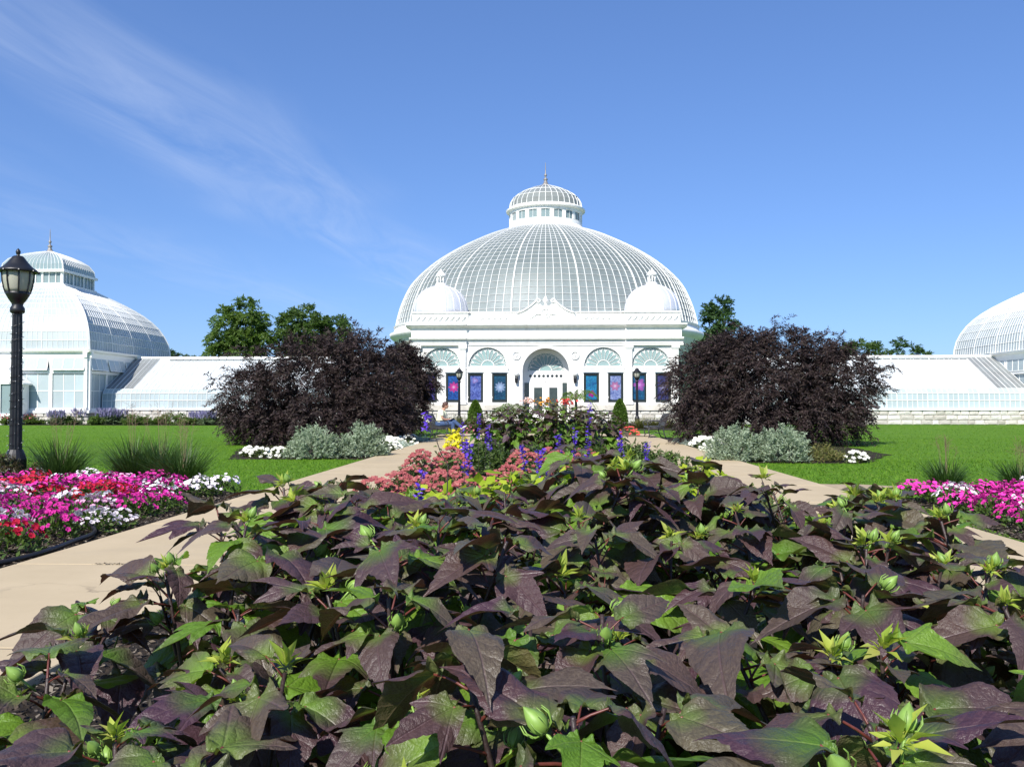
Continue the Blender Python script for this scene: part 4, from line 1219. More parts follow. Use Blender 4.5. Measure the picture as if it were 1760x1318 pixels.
def petunia(x, y, col, side, seed, near):
    g = random.Random(seed)
    zone = ('front part beside the mulch strip' if x > -4.75 else 'front part nearest the camera' if y < 8.2 else 'middle part' if y < 10.2 else 'rear part below the grass clumps') if side == 'left' else ('beside the right path' if x < 5.2 else 'nearest the camera' if y < 9.6 else 'at the back by the lawn')
    t = thing('petunia', '%s petunia plant in the %s flower bed, %s' % (col, side, zone), 'petunia', (x, y, .01), g.uniform(0, 6.28), '%s petunias, %s bed' % (col, side))
    h = g.uniform(.8, 1.15); t.scale = (1, 1, h)
    stuff(inst('foliage', g.choice(fol), t))
    if near:
        for i in range(46): inst('bloom', g.choice(bm_[col]), t, mw=bloom_pose(g, .25, .24))
    else:
        stuff(inst('blooms', g.choice(far_me[col]), t))
def drift(u, v, g):
    s = math.sin(u*1.15 + v*1.9 + .5) + .7*math.sin(u*2.1 - v*1.3 + 1.0) + g.uniform(-.45,.45)
    return 'red' if s > .70 else 'magenta' if s > -.15 else 'white' if s > -.72 else ('pale pink' if g.random() < .3 else 'magenta')
g_ = random.Random(5)
def in_left(x, y):
    lim = 11.9 if x > -4.9 else 12.5 if x > -6 else 13.0
    edge = -4.20 - max(0, y-9.5)*.06
    return x < edge and 6.5 + max(0, (-5.4-x))*.0 < y < lim
y = 6.55
cnt = 0
while y < 13.2:
    x = -9.2 + g_.random()*.2
    while x < -4.2:
        X, Y = x + g_.uniform(-.09,.09), y + g_.uniform(-.09,.09)
        vis = X/Y > -.70
        if in_left(X, Y) and vis:
            petunia(X, Y, drift(X, Y, g_) if not (X > -4.75 and Y > 9.5) else g_.choice(['white','white','magenta']) if Y < 11 else 'white', 'left', cnt, Y < 9.9); cnt += 1
        x += .40
    y += .40
nleft = cnt
y = 8.2
while y < 12.6:
    x = 4.3
    while x < 9.5:
        X, Y = x + g_.uniform(-.09,.09), y + g_.uniform(-.09,.09)
        if X/Y < .62 and X > 4.38 + max(0,(Y-11.2))*.3 and Y < 11.5 + max(0, (X-4.6))*.3:
            q = drift(X*1.3+2, Y*1.3, g_); q = 'white' if q == 'white' and g_.random() < .65 else 'magenta' if q != 'red' or g_.random() < .8 else 'pale pink'
            petunia(X, Y, q, 'right', 5000+cnt, Y < 9.9); cnt += 1
        x += .40
    y += .40
print('petunias', nleft, cnt-nleft)
# mulch chips and hose
M['chip'] = leafy('mulch_chip', [(.015,.011,.009),(.05,.036,.026),(.11,.085,.06),(.22,.19,.15)], .9, 0)
g = np.random.default_rng(77)
def chips(areas, dens, L, W, label):
    PP = [np.stack([g.uniform(a,b,int((b-a)*(d-c)*dens)), g.uniform(c,d,int((b-a)*(d-c)*dens)), np.full(int((b-a)*(d-c)*dens), .02)], 1) for a,b,c,d in areas]
    P = np.concatenate(PP); n = len(P); P[:,2] += .02*g.random(n)
    D = g.normal(size=(n,3))*[1,1,.25]
    o = inst('mulch', leaves_mesh('mulch', P, D, [0,0,1.0]+.6*g.normal(size=(n,3)), L*(.5+g.random(n)), W*(.5+g.random(n)), M['chip'], .1))
    stuff(o); tag(o, label, 'mulch')
chips([(-5.4,-3.94,5.7,9.6),(-4.7,-3.95,9.6,11.9),(4.14,4.75,8,12),(-2.24,-1.0,1.0,9.0),(1.2,2.28,1.0,9.0)], 900, .035, .016, 'dark bark mulch at the edges of the petunia and centre beds')
pts = [(-4.9,5.4,.04),(-4.35,6.0,.04),(-4.06,6.5,.045),(-4.0,7.0,.05),(-4.06,7.5,.05),(-4.12,7.95,.05),(-4.3,8.3,.06),(-4.5,8.6,.05)]
M['hose'] = plain('black_rubber', (.014,.012,.012), .5, .3, 5)
hp = []
for i in range(len(pts)-1):
    p0, p1, p2, p3 = [Vector(pts[max(0,min(len(pts)-1,i+k))]) for k in (-1,0,1,2)]
    for k in range(6):
        u = k/6; hp.append(.5*((2*p1)+(p2-p0)*u+(2*p0-5*p1+4*p2-p3)*u*u+(3*p1-p0-3*p2+p3)*u**3))
gq = np.random.default_rng(78); n = 120
Pq = np.stack([gq.uniform(-3.32,-2.98,n), gq.uniform(6.405,6.445,n), np.full(n,.056)], 1)
dq = inst('debris', leaves_mesh('debris', Pq, gq.normal(size=(n,3))*[1,1,.2], np.tile([0,0,1.0],(n,1)), .018+0*Pq[:,0], .008+0*Pq[:,0], M['chip'], .1))
stuff(dq); tag(dq, 'dark leaf litter caught in a joint of the left path', 'litter')
h_ = MB().tube(hp, .022, 8).build('hose', M['hose'], None, True)
tag(h_, 'black irrigation hose lying on mulch along the left petunias', 'hose')

# ------------------------------------------------------------------ white bedding plants
M['wflower'] = leafy('white_bloom', [(.80,.79,.74),(.74,.74,.68),(.82,.80,.70)], .6, .2)
M['dusty'] = leafy('dusty_silver_leaf', [(.36,.44,.36),(.46,.54,.47),(.55,.60,.55)], .8, .15)
M['low_g'] = leafy('bedding_leaf', [(.05,.09,.02),(.08,.12,.03),(.12,.14,.04)], .5, .2)
def bedding(name, label, loc, r, h, mat, nf, fs, seed, group, leaf=None):
    g = np.random.default_rng(seed)
    t = shrub(name, label, 'bedding plant', loc, r, r, h, 110, 10, .10, .05,.022, leaf or M['low_g'], seed, group, .5)
    if nf:
        d = unit(g.normal(size=(nf,3))); d[:,2] = np.abs(d[:,2])
        P = d*[r,r,h]*1.0 + [0,0,.03]
        # five round petals each
        A = g.random(nf)*6.28; PP, DD = [], []
        for k in range(5):
            a = A + k*2*PI/5; PP.append(P); DD.append(np.stack([np.cos(a), np.sin(a)*.7, .25+np.sin(a)*.6], 1))
        PP, DD = np.concatenate(PP), np.concatenate(DD); n = len(PP)
        stuff(inst('blooms', leaves_mesh('blooms', PP, DD, np.tile([0,-.7,.7],(n,1)), fs+0*PP[:,0], fs*.9+0*PP[:,0], mat, .05), t))
    return t
WG = 'white bedding flowers beside the paths'
sp = 0
for (x, y, r_, lab) in [(-6.9,20.6,.26,'white daisy clump at the outer end by left lawn'),(-6.55,20.2,.24,'white daisy clump on the grass edge left of silver shrub'),(-6.2,20.3,.26,'white daisy clump tucked against the left silver shrub'),
        (6.55,19.0,.24,'small white flower clump alone by the right lawn')]:
    bedding('white_daisy', lab, (x,y,0), r_, .22, M['wflower'], 26, .055, 200+sp, WG); sp += 1
for (x, y, k) in [(-4.55,22.6,0),(-4.2,23.6,1),(-4.5,24.4,1),(-4.15,25.4,0),(-4.55,25.9,1),(-4.25,26.8,1),(-4.6,27.5,1),(-4.2,28.2,0),(-4.55,28.9,1),(-4.2,24.6,0),(-4.25,22.0,0),(-4.2,29.4,0)]:
    bedding('white_begonia' if k else 'dusty_miller', 'white flowering bedding plant along the left path near the bench' if k else 'pale silver bedding plant along the left path near the bench', (x,y,0), .36, .26 if k else .2, M['wflower'], 46 if k else 0, .06, 210+sp, WG+' left' if k else 'silver edging left', None if k else M['dusty']); sp += 1
for (x, y, k) in [(4.5,21.4,0),(4.55,22.3,1),(4.4,23.2,1),(4.7,24.0,1),(4.45,24.9,1),(4.5,25.8,1),(4.3,26.6,0),(4.6,27.4,1),(4.35,28.2,0),(4.9,26.2,1)]:
    bedding('white_begonia' if k else 'dusty_miller', 'white flowering bedding plant along the right path near the empty bench' if k else 'pale silver bedding plant along the right path near the empty bench', (x,y,0), .36, .28 if k else .2, M['wflower'], 50 if k else 0, .06, 240+sp, WG+' right' if k else 'silver edging right', None if k else M['dusty']); sp += 1

# ------------------------------------------------------------------ centre bed: lime, coral, yellow and violet plants
M['lime'] = leafy('lime_leaf', [(.24,.34,.015),(.32,.42,.025),(.42,.48,.04),(.18,.28,.015)], .5, .35, None, .3)
M['yellow'] = leafy('yellow_leaf', [(.62,.56,.02),(.72,.64,.03),(.55,.50,.02)], .5, .3)
M['coral'] = leafy('coral_bloom', [(.26,.045,.055),(.40,.10,.10),(.20,.03,.04),(.48,.19,.16)], .6, .25)
M['violet'] = leafy('violet_bloom', [(.09,.03,.50),(.13,.05,.62),(.17,.08,.55)], .6, .25)
M['mid_g'] = leafy('salvia_leaf', [(.045,.085,.018),(.07,.12,.024),(.10,.155,.03),(.06,.075,.03)], .5, .25)
M['scarlet'] = leafy('scarlet_bloom', [(.60,.05,.05),(.70,.12,.10)], .6, .25)
def lime_plant(label, loc, r, h, n, L, W, mat, seed, cat='foliage plant', group=None, name='lime_leaf_plant'):
    g = np.random.default_rng(seed); t = thing(name, label, cat, loc, 0, group)
    d = unit(g.normal(size=(n,3))); d[:,2] = np.abs(d[:,2])
    P = d*[r,r,h]*(.6+.35*g.random(n))[:,None]; D = d*[1,1,.15] + .4*g.normal(size=(n,3)) - [0,0,.25]
    Nn = d*.5 + [0,-.25,.8] + .35*g.normal(size=(n,3))
    me = leaves_mesh('leaf', np.zeros((1,3)), np.array([[1.0,0,0]]), np.array([[0,0,1.0]]), [1.0], [.62], mat, -.12, .2)
    k = min(n, 70)
    stuff(inst('foliage', leaves_mesh('foliage', P, D, Nn, L*(.6+.7*g.random(n)), W*(.6+.7*g.random(n)), mat, -.12, .2), t))
    m_ = MB()
    for i in range(8): q = d[i]*[r,r,h]*.7; m_.tube([(q[0]*.2,q[1]*.2,-.02), tuple(q)], [.008,.004], 5)
    m_.build('stem', M['low_g'], t)
    return t
LG = 'lime-leaved plants behind the hibiscus'
for i, (x, y, r_, h, lab) in enumerate([(-.62,6.6,.50,.70,'lime-green leafy plant left, right behind the front hibiscus'),(.0,7.0,.50,.76,'lime-green leafy plant in the middle behind the front hibiscus'),
        (-1.05,7.6,.42,.55,'lime-green leafy plant next to the coral flowers at left'),(.42,8.2,.46,.82,'tall lime-green plant right of centre among violet spikes'),(-.35,8.4,.45,.70,'lime-green plant between coral flowers and dark mound'),
        (1.5,9.2,.45,.62,'lime-green plant at right below the dark mound'),(2.0,11.5,.40,.55,'lime-green plant near the right path among violet spikes')]):
    lime_plant(lab, (x,y,0), r_, h, 240, .125, .085, M['lime'], 400+i, group=LG)
lime_plant('bright yellow coleus mound beside the left path by the bench', (-2.42,24,0), .33, .62, 300, .14, .09, M['yellow'], 420, name='yellow_coleus')
CG = 'coral bedding flowers in the centre bed'
CORAL = [(-1.85,9.6),(-1.35,9.9),(-1.75,10.4),(-1.2,10.7),(-1.7,11.2),(-.85,9.4),(-.6,10.4),(-1.1,11.6),(-1.75,12.2),(-1.3,12.6),(-.5,11.6),(-.2,12.4),(.15,13.0),(.5,12.4),(-.35,13.6),(.1,14.2),(.6,13.8),(-1.85,13.2),(-1.5,14.0)]
for i, (x, y) in enumerate(CORAL):
    bedding('coral_begonia', 'coral-pink bedding flower ' + ('along the left path edge of the centre bed' if x < -1.45 else 'before the middle of the dark mound' if x > -.45 else 'left of the lime plants in the centre bed'), (x,y,0), .30, .40 + .12*(y > 12), M['coral'], 95, .036, 430+i, CG)
for i, (x, y, lab) in enumerate([(3.2,34.5,'scarlet flower clump beside the empty bench'),(-3.3,36.5,'rusty red flower clump at the crossed foot of the reader')]):
    bedding('scarlet_salvia', lab, (x,y,0), .42, .36, M['scarlet'] if i == 0 else M['rose'], 50, .05, 480+i, None)
FG = 'green filler plants in the centre bed'
fp = [(.9,5.2,.45),(1.5,5.6,.42),(.6,6.2,.48),(1.2,6.6,.5),(1.8,7.0,.42),(1.0,7.8,.5),(1.9,8.4,.42),(1.0,9.6,.5),(1.5,10.6,.5),(.9,11.2,.5),(1.9,12.8,.5),(1.3,12.4,.5),(1.1,14.2,.5),(1.8,14.4,.5),(.4,15.4,.5),(1.5,15.8,.5),(-.8,15.4,.5),(-1.6,15.6,.45),(-.2,16.6,.5),(.9,16.8,.5),(-1.2,17,.5),(1.7,17.2,.5),(-1.3,5.4,.4),(-1.6,6.4,.4),(-.7,5.2,.42),(.1,5.4,.46),(-.1,9.8,.5),(.5,10.6,.5)]
for i, (x, y, h) in enumerate(fp):
    shrub('salvia_bush', 'leafy green salvia bush among the %s of the centre bed' % ('right-hand lime plants' if x > .5 and y < 12 else 'coral flowers' if y < 12 else 'violet spikes before the mound'), 'bush', (x,y,0), .42, .42, h, 170, 10, .16, .075, .035, M['mid_g'], 1400+i, FG, .7)
def salvia(label, x, y, h, lean, n, seed, group='violet salvia spikes'):
    g = random.Random(seed); t = thing('salvia', label, 'salvia', (x,y,0), 0, group)
    tip = Vector((lean[0], lean[1], h))
    def at_(u): return Vector((lean[0]*u*u, lean[1]*u*u, h*u))
    MB().tube([at_(u) for u in np.linspace(0,1,9)], [.005-.003*u for u in np.linspace(0,1,9)], 5).build('stem', M['dark_bark'], t)
    P, D = [], []
    for i in range(n):
        u = .60 + .40*g.random(); a = g.random()*6.28
        P.append(at_(u)); D.append((math.cos(a), math.sin(a), g.uniform(-.2,.7)))
    P = np.array(P); D = np.array(D, float)
    gg = np.random.default_rng(seed)
    me = leaves_mesh('florets', P, D, gg.normal(size=D.shape), .040+.02*gg.random(n), .022+0*P[:,0], M['violet'], .3)
    stuff(inst('florets', me, t))
    k = 26; a = gg.random(k)*6.28; u = .1+.45*gg.random(k)
    Pl = np.array([at_(q) for q in u]); Dl = np.stack([np.cos(a), np.sin(a), .2+0*a], 1)
    stuff(inst('foliage', leaves_mesh('foliage', Pl, Dl, [0,0,1.0]+.3*gg.normal(size=(k,3)), .07+.03*gg.random(k), .035+0*a, M['low_g'], .1, .2), t))
sl = [(795,722,13,'left of the dark mound by the yellow coleus'),(822,712,15,'tall at the left edge of the dark mound'),(833,728,14.5,'at the left edge of the dark mound'),(842,742,14,'low in front of the mound, left'),(806,760,9,'among coral flowers at left'),(797,755,9.2,'darkest among coral flowers at left'),
      (905,765,10,'between coral flowers and lime leaves'),(925,772,9.5,'among lime leaves in the middle'),(985,735,11,'in front of the dark mound, right of centre'),(1005,745,11,'in front of the dark mound, further right'),(968,748,10,'beside the tall lime plant'),
      (1068,742,12,'at the right edge of the dark mound'),(1072,755,11.5,'low at the right edge of the dark mound'),(1105,760,10.5,'nearest the right path'),(1010,690,13,'thin and pale before the dark mound'),(945,770,8.2,'behind the front hibiscus in the middle'),(709,806,6.5,'small, nearest the left path')]
for i, (px, py, Y, lab) in enumerate(sl):
    salvia('violet salvia spike ' + lab, (px-938)/1524*Y, Y, 1.22-(py-696)/1524*Y, (rnd.uniform(-.08,.08), 0), 46, 500+i)
s_ = salvia('tall leaning violet salvia stem in front of the purple tree and bench', -.98, 7.2, 1.13, (0.0,0), 0, 530) if False else None
t = thing('salvia', 'tall leaning violet salvia stem in front of the dark purple tree', 'salvia', (-.80,7.0,0), 0, 'violet salvia spikes')
def q_(px, py): return ((px-938)/1524*7.0 + .80, 0, 1.22-(py-696)/1524*7.0)
MB().tube([(0,0,0), q_(770,800), q_(757,778), q_(748,752), q_(742,745), q_(737,738), q_(731,712)], [.005,.005,.004,.004,.003,.003,.002], 5, True).build('stem', M['dark_bark'], t)
P = np.array([q_(*k) for k in [(731,708)]*3+[(733,716)]*4+[(734,720)]*4+[(731,738)]*4+[(737,741)]*4+[(735,727)]*2]); gg = np.random.default_rng(3)
stuff(inst('florets', leaves_mesh('florets', P, gg.normal(size=P.shape), gg.normal(size=P.shape), .045+0*P[:,0], .024+0*P[:,0], M['violet'], .3), t))
stuff(inst('foliage', leaves_mesh('foliage', np.array([q_(752,768), q_(768,796), q_(768,797)]), np.array([[-1.,0,0],[1,0,.3],[-1,0,.2]]), np.tile([0,-.4,.9],(3,1)), [.04,.09,.09], [.03,.04,.04], M['low_g']), t))

# tropical plants near the entrance
M['palm'] = leafy('palm_leaf', [(.12,.19,.03),(.17,.24,.04),(.09,.15,.02)], .45, .3)
M['orange'] = leafy('orange_bloom', [(.75,.30,.02),(.80,.40,.05)], .6, .3)
M['blush'] = leafy('blush_bloom', [(.75,.45,.42),(.80,.62,.58)], .6, .3)
def palm(label, loc, h, n, L, seed, mat, name='potted_palm', cat='palm'):
    g = random.Random(seed); t = thing(name, label, cat, loc, 0)
    MB().tube([(0,0,-.02),(.02,0,h*.5),(0,0,h)], [.09,.06,.05], 8).build('trunk', M['bark'], t, True)
    for k in range(n):
        a = 2*PI*k/n + g.uniform(-.3,.3); up = g.uniform(.9,1.8); l = L*g.uniform(.8,1.1); P, D, pts = [], [], []
        for u in np.linspace(0,1,14):
            p = Vector((math.cos(a)*l*u*.8, math.sin(a)*l*u*.8, h*.8 + l*(up*u - 1.25*u*u))); pts.append(p)
            if u > .12:
                for s_ in (-1,1): P.append(p); D.append((math.cos(a)*.7 - s_*math.sin(a)*.8, math.sin(a)*.7 + s_*math.cos(a)*.8, -.25))
        fr_ = MB().tube(pts, [.012-.009*u for u in np.linspace(0,1,14)], 4).build('frond', mat, t)
        P = np.array([tuple(p) for p in P]); D = np.array(D)
        inst('leaflets', leaves_mesh('leaflets', P, D, np.tile([0,0,1.0],(len(P),1)), L*.32+0*P[:,0], .045+0*P[:,0], mat, .1, .25), fr_)
palm('yellow-green palm right of the entrance doors', (1.35,40,0), 1.75, 12, 1.1, 601, M['palm'])
palm('thin-leaved green plant left of the entrance doors', (-1.75,41,0), 1.1, 9, 1.05, 602, M['shrub_g'], 'tropical_plant', 'plant')
for i, (px, py, mt, lab) in enumerate([(905,690,'blush','blush-pink flowers above the dark mound before the door'),(938,690,'orange','orange flowers above the dark mound before the door'),(975,685,'scarlet','rusty red canna beside the palm before the door')]):
    Y = 28; t = lime_plant(lab, ((px-938)/1524*Y, Y, 0), .32, 1.22, 150, .28, .12, M['shrub_g'], 610+i, 'flowering plant', None, 'canna')
    g = np.random.default_rng(620+i); n = 40
    P = np.array([0,0,1.33]) + g.normal(size=(n,3))*[.13,.1,.055]
    stuff(inst('blooms', leaves_mesh('blooms', P, g.normal(size=(n,3)), g.normal(size=(n,3)), .12+0*P[:,0], .085+0*P[:,0], M[mt], .1), t))

# ------------------------------------------------------------------ lamp posts
def globe_mat():
    m_ = new_mat('cream_lamp_glass'); t = NT(m_)
    sh = t.principled((.62,.61,.50), .35, None, 0, .5); tr = t.node('ShaderNodeBsdfTranslucent'); tr.inputs[0].default_value = (.62,.62,.46,1)
    t.out(t.mixsh(.4, sh, tr.outputs[0])); return m_
M['lamp_glass'] = globe_mat()
M['bulb'] = plain('clear_bulb', (.55,.58,.60), .2, .1, 5)
def lamp_meshes():
    d = {}
    d['base'] = MB().lathe([(.17,0),(.17,.10),(.15,.14),(.15,.42),(.125,.50),(.10,.56)], 16).mesh('base', M['black_metal'])
    p = MB(); n = 24; prof = [(.088,.5),(.082,1.2),(.074,2.0),(.067,2.62)]
    vs_ = []
    for r_, z in prof:
        for k in range(n):
            a = 2*PI*k/n; rr = r_*(1.0 if k % 2 else .86); vs_.append((rr*math.cos(a), rr*math.sin(a), z))
    p.add(vs_, [(i*n+k, i*n+(k+1)%n, (i+1)*n+(k+1)%n, (i+1)*n+k) for i in range(3) for k in range(n)])
    d['post'] = p.mesh('post', M['black_metal'])
    d['collar'] = MB().lathe([(.075,2.58),(.10,2.60),(.10,2.66),(.075,2.70),(.08,2.73),(.115,2.78),(.16,2.86),(.17,2.90)], 16).mesh('collar', M['black_metal'], True)
    d['globe'] = MB().lathe([(.15,2.895),(.175,2.95),(.195,3.05),(.205,3.14),(.205,3.21)], 24).mesh('globe', M['lamp_glass'], True)
    c = MB().lathe([(.20,3.20),(.265,3.195),(.275,3.215),(.255,3.24),(.205,3.27),(.15,3.33),(.105,3.39),(.075,3.43),(.06,3.44)], 24)
    d['cap'] = c.mesh('cap', M['black_metal'], True)
    f = MB()
    for k in range(8):
        a = PI/8 + 2*PI*k/8
        f.tube([(r_*math.cos(a), r_*math.sin(a), z) for r_, z in ((.16,2.88),(.185,2.96),(.205,3.06),(.215,3.21))], .012, 5)
    for k in range(8):
        a = PI/8 + 2*PI*k/8; f.ball((.275*math.cos(a), .275*math.sin(a), 3.205), .02, n=6, m=4)
    d['lantern_frame'] = f.mesh('lantern_frame', M['black_metal'])
    d['finial'] = MB().lathe([(.03,3.43),(.035,3.445),(.018,3.455),(.03,3.475),(.036,3.505),(.026,3.53),(.0,3.56)], 10).mesh('finial', M['black_metal'], True)
    return d
LM = lamp_meshes()
def lamp(label, x, y, lights=False, rot=.2):
    t = thing('lamp_post', label, 'lamp post', (x, y, 0), rot, 'garden lamp posts')
    for k, me in LM.items(): inst(k, me, t)
    if lights:
        pts, bulbs, r = [], MB(), random.Random(4)
        turns = 17
        for i in range(turns*14):
            u = i/(turns*14); a = 2*PI*turns*u; rr = .100 - .022*u + r.uniform(0,.006)
            p = Vector((rr*math.cos(a), rr*math.sin(a), .45 + 2.12*u + .03*math.sin(u*40))); pts.append(p)
            if i % 3 == 0:
                o_ = Vector((math.cos(a), math.sin(a), r.uniform(-.6,.6)))
                bulbs.tube([p, p + o_*.022], [.004,.0025], 4)
        MB().tube(pts, .0035, 4).build('light_string', M['black_metal'], t)
        stuff(bulbs.build('bulbs', M['bulb'], t))
    return t
lamp('tall near black lamp post wrapped in string lights', -7.87, 12.9, True)
lamp('far black lamp post behind the reading person', -5.28, 54)
lamp('far black lamp post above the empty bench', 5.53, 54)

# ------------------------------------------------------------------ benches
def bench(label, x, y, rotz):
    """faces local +x, long side along y"""
    t = thing('park_bench', label, 'bench', (x, y, .0), rotz, 'cast iron benches by the paths')
    side = MB()
    for s_ in (-.72, .72):
        e = MB()
        e.tube([(.34,s_,.03),(.30,s_,.12),(.33,s_,.28),(.30,s_,.42)], [.022,.018,.022,.024], 6)      # front leg
        e.tube([(.30,s_,.42),(.05,s_,.40),(-.20,s_,.40)], .024, 6)
        e.tube([(-.30,s_,.03),(-.24,s_,.14),(-.20,s_,.28),(-.20,s_,.42),(-.27,s_,.66),(-.36,s_,.86),(-.43,s_,.90),(-.47,s_,.87)], [.022,.018,.022,.026,.024,.024,.022,.018], 6)
        e.tube([(.34,s_,.03),(.40,s_,.02)], .024, 6); e.tube([(-.30,s_,.03),(-.36,s_,.02)], .024, 6)
        e.tube([(.30,s_,.14),(.1,s_,.22),(-.05,s_,.24),(-.24,s_,.16)], .014, 6)
        e.build('leg_frame', M['bench_metal'], t, True)
        a = MB()
        a.tube([(.28,s_,.42),(.36,s_,.50),(.37,s_,.60),(.28,s_,.66),(.10,s_,.655),(-.08,s_,.645),(-.27,s_,.66)], [.016,.018,.02,.022,.022,.02,.018], 6)
        a.tube([(.28+.06*math.cos(q)*(1-q/9), s_, .59+.06*math.sin(q)*(1-q/9)) for q in np.linspace(0,6,12)], .012, 5)
        a.build('armrest', M['bench_metal'], t, True)
    sl_ = MB().box(-.022,.022,-.74,.74,-.012,.012).mesh('slat', M['bench_metal'])
    for k in range(9): 
        xx = -.17 + k*.058
        inst('slat', sl_, t, (xx, 0, .445 + .0*k), (0, R(-3), 0))
    for k in range(9):
        z = .50 + k*.048; xx = -.225 - (z-.42)*.34
        inst('slat', sl_, t, (xx, 0, z), (0, R(72), 0))
    inst('slat', sl_, t, (.335, 0, .425), (0, R(65), 0))
    return t
bench('black iron bench with the reading person on it', -3.86, 32.4, 0)
bench('empty black iron bench beside the right path', 3.98, 32.4, PI)

# ------------------------------------------------------------------ seated person
M['skin'] = plain('skin', (.52,.28,.19), .55, .08, 6, spec=.35)
M['shirt'] = plain('pale_yellow_cotton', (.70,.72,.52), .85, .06, 5, .25, 60)
M['jeans'] = plain('blue_denim', (.045,.085,.19), .85, .2, 12, .3, 120)
M['hair'] = plain('brown_hair', (.085,.035,.022), .55, .35, 40, .6, 120)
M['shoe'] = plain('pale_canvas', (.62,.62,.62), .8, .1, 10)
M['tablet'] = plain('dark_cover', (.03,.03,.035), .4, .2, 10)
M['page'] = plain('white_page', (.78,.78,.76), .5, .03, 5)
per = thing('person', 'person in pale yellow top and jeans reading cross-legged on the bench', 'person', (-3.84, 32.30, 0), 0)
def remeshed(mb, name, mat, parent, vox=.012, smooth=4):
    o = mb.build(name, mat, parent, True)
    r_ = o.modifiers.new('remesh', 'REMESH'); r_.mode = 'VOXEL'; r_.voxel_size = vox; r_.use_smooth_shade = True
    s_ = o.modifiers.new('smooth', 'SMOOTH'); s_.iterations = smooth; s_.factor = .5
    return o
b = MB()
b.tube([(.0,0,.50),(.01,0,.62),(.04,0,.78),(.06,0,.92),(.08,0,1.00),(.10,0,1.05),(.135,0,1.12)], [.12,.12,.125,.13,.10,.055,.05], 14, True, 1.25)
b.ball((.185,0,1.205), .098, .076, .118, 16, 12)                       # skull
b.ball((.215,0,1.145), .062, .055, .062, 12, 8)                       # jaw
b.tube([(.262,0,1.215),(.292,0,1.172),(.268,0,1.165)], [.010,.015,.010], 6)   # nose
b.ball((.266,0,1.128), .016, .026, .009, 8, 5)                          # mouth
for s_ in (-1, 1):
    b.ball((.176, s_*.080, 1.19), .020, .010, .030, 8, 6)               # ears
    b.ball((.262, s_*.030, 1.198), .010, .012, .008, 8, 5)              # eye
    b.tube([(.075,s_*.12,.985),(.075,s_*.185,.96),(.085,s_*.215,.84),(.10,s_*.225,.725)], [.06,.055,.046,.040], 10)   # upper arm
    b.tube([(.10,s_*.225,.725),(.22,s_*.16,.690),(.335,s_*.085,.700)], [.040,.036,.026], 10)                            # forearm
    hx, hy, hz = .335, s_*.085, .700
    b.tube([(hx,hy,hz),(hx+.045,hy-s_*.012,hz+.012),(hx+.085,hy-s_*.02,hz+.022)], [.026,.036,.032], 8, True, .55)
    for k, (l_, oy) in enumerate(((.060,-.026),(.070,-.009),(.066,.009),(.052,.025))):
        p0 = Vector((hx+.075, hy-s_*.02+oy, hz+.02)); p1 = p0 + Vector((l_*.5, -s_*.008, .018)); p2 = p1 + Vector((l_*.35, -s_*.012, .024)); 
        b.tube([p0, p1, p2], [.0095,.009,.007], 6)
    b.tube([(hx+.03,hy-s_*.03,hz+.012),(hx+.06,hy-s_*.058,hz+.03),(hx+.09,hy-s_*.062,hz+.045)], [.011,.0105,.008], 6)
legs = {-1: [(.0,-.10,.53),(.22,-.11,.545),(.43,-.10,.54),(.46,-.10,.48),(.47,-.10,.28),(.47,-.10,.11)],
         1: [(.0,.10,.54),(.22,.09,.60),(.43,.02,.655),(.49,-.01,.63),(.63,-.02,.52),(.76,-.02,.425)]}
for s_, pts in legs.items(): b.tube(pts, [.095,.085,.062,.060,.052,.036], 10)
remeshed(b, 'body', M['skin'], per, .009, 3)
s = MB()
s.tube([(-.005,0,.50),(.005,0,.62),(.035,0,.78),(.055,0,.92),(.072,0,1.00),(.085,0,1.035)], [.142,.140,.142,.146,.118,.075], 16, True, 1.25)
for s_ in (-1, 1): s.tube([(.07,s_*.10,.985),(.073,s_*.185,.965),(.083,s_*.216,.86),(.088,s_*.219,.82)], [.072,.070,.062,.060], 12)
remeshed(s, 'shirt', M['shirt'], per, .011, 3)
j = MB()
j.tube([(-.02,0,.46),(-.01,0,.54),(-.0,0,.60)], [.140,.148,.142], 14, True, 1.3)
for s_, pts in legs.items(): j.tube(pts, [.108,.098,.078,.076,.068,.060], 12)
remeshed(j, 'jeans', M['jeans'], per, .011, 3)
for pts in ([(.43,-.10,.045),(.50,-.10,.05),(.60,-.105,.045),(.68,-.11,.035)], [(.755,-.02,.36),(.80,-.025,.375),(.89,-.03,.43),(.96,-.035,.475)]):
    sh_ = MB().tube(pts, [.042,.050,.046,.030], 10, True, .85)
    a = Vector(pts[0]); sh_.tube([a, a + Vector((.02,0,.07))], [.045,.042], 10)
    remeshed(sh_, 'shoe', M['shoe'], per, .009, 3)
h = MB(); h.ball((.165,0,1.232), .108, .090, .112, 16, 12); h.ball((.115,0,1.18), .070, .080, .075, 12, 8); h.ball((.235,0,1.285), .055, .075, .035, 10, 6)
remeshed(h, 'hair', M['hair'], per, .009, 2)
tb = thing('book', 'thin open book held by the seated person', 'book', (-3.84+.43, 32.30, .735), 0)
tb.rotation_euler = (0, R(-28), 0)
MB().box(-.09,.09,-.135,.135,-.008,.0).build('cover', M['tablet'], tb)
MB().hexa([(-.085,-.128,.001),(.085,-.128,.001),(.085,-.002,.001),(-.085,-.002,.001)], [(-.085,-.126,.009),(.085,-.126,.009),(.085,-.002,.014),(-.085,-.002,.014)]).build('page', M['page'], tb)
MB().hexa([(-.085,.002,.001),(.085,.002,.001),(.085,.128,.001),(-.085,.128,.001)], [(-.085,.002,.014),(.085,.002,.014),(.085,.126,.009),(-.085,.126,.009)]).build('page', M['page'], tb)

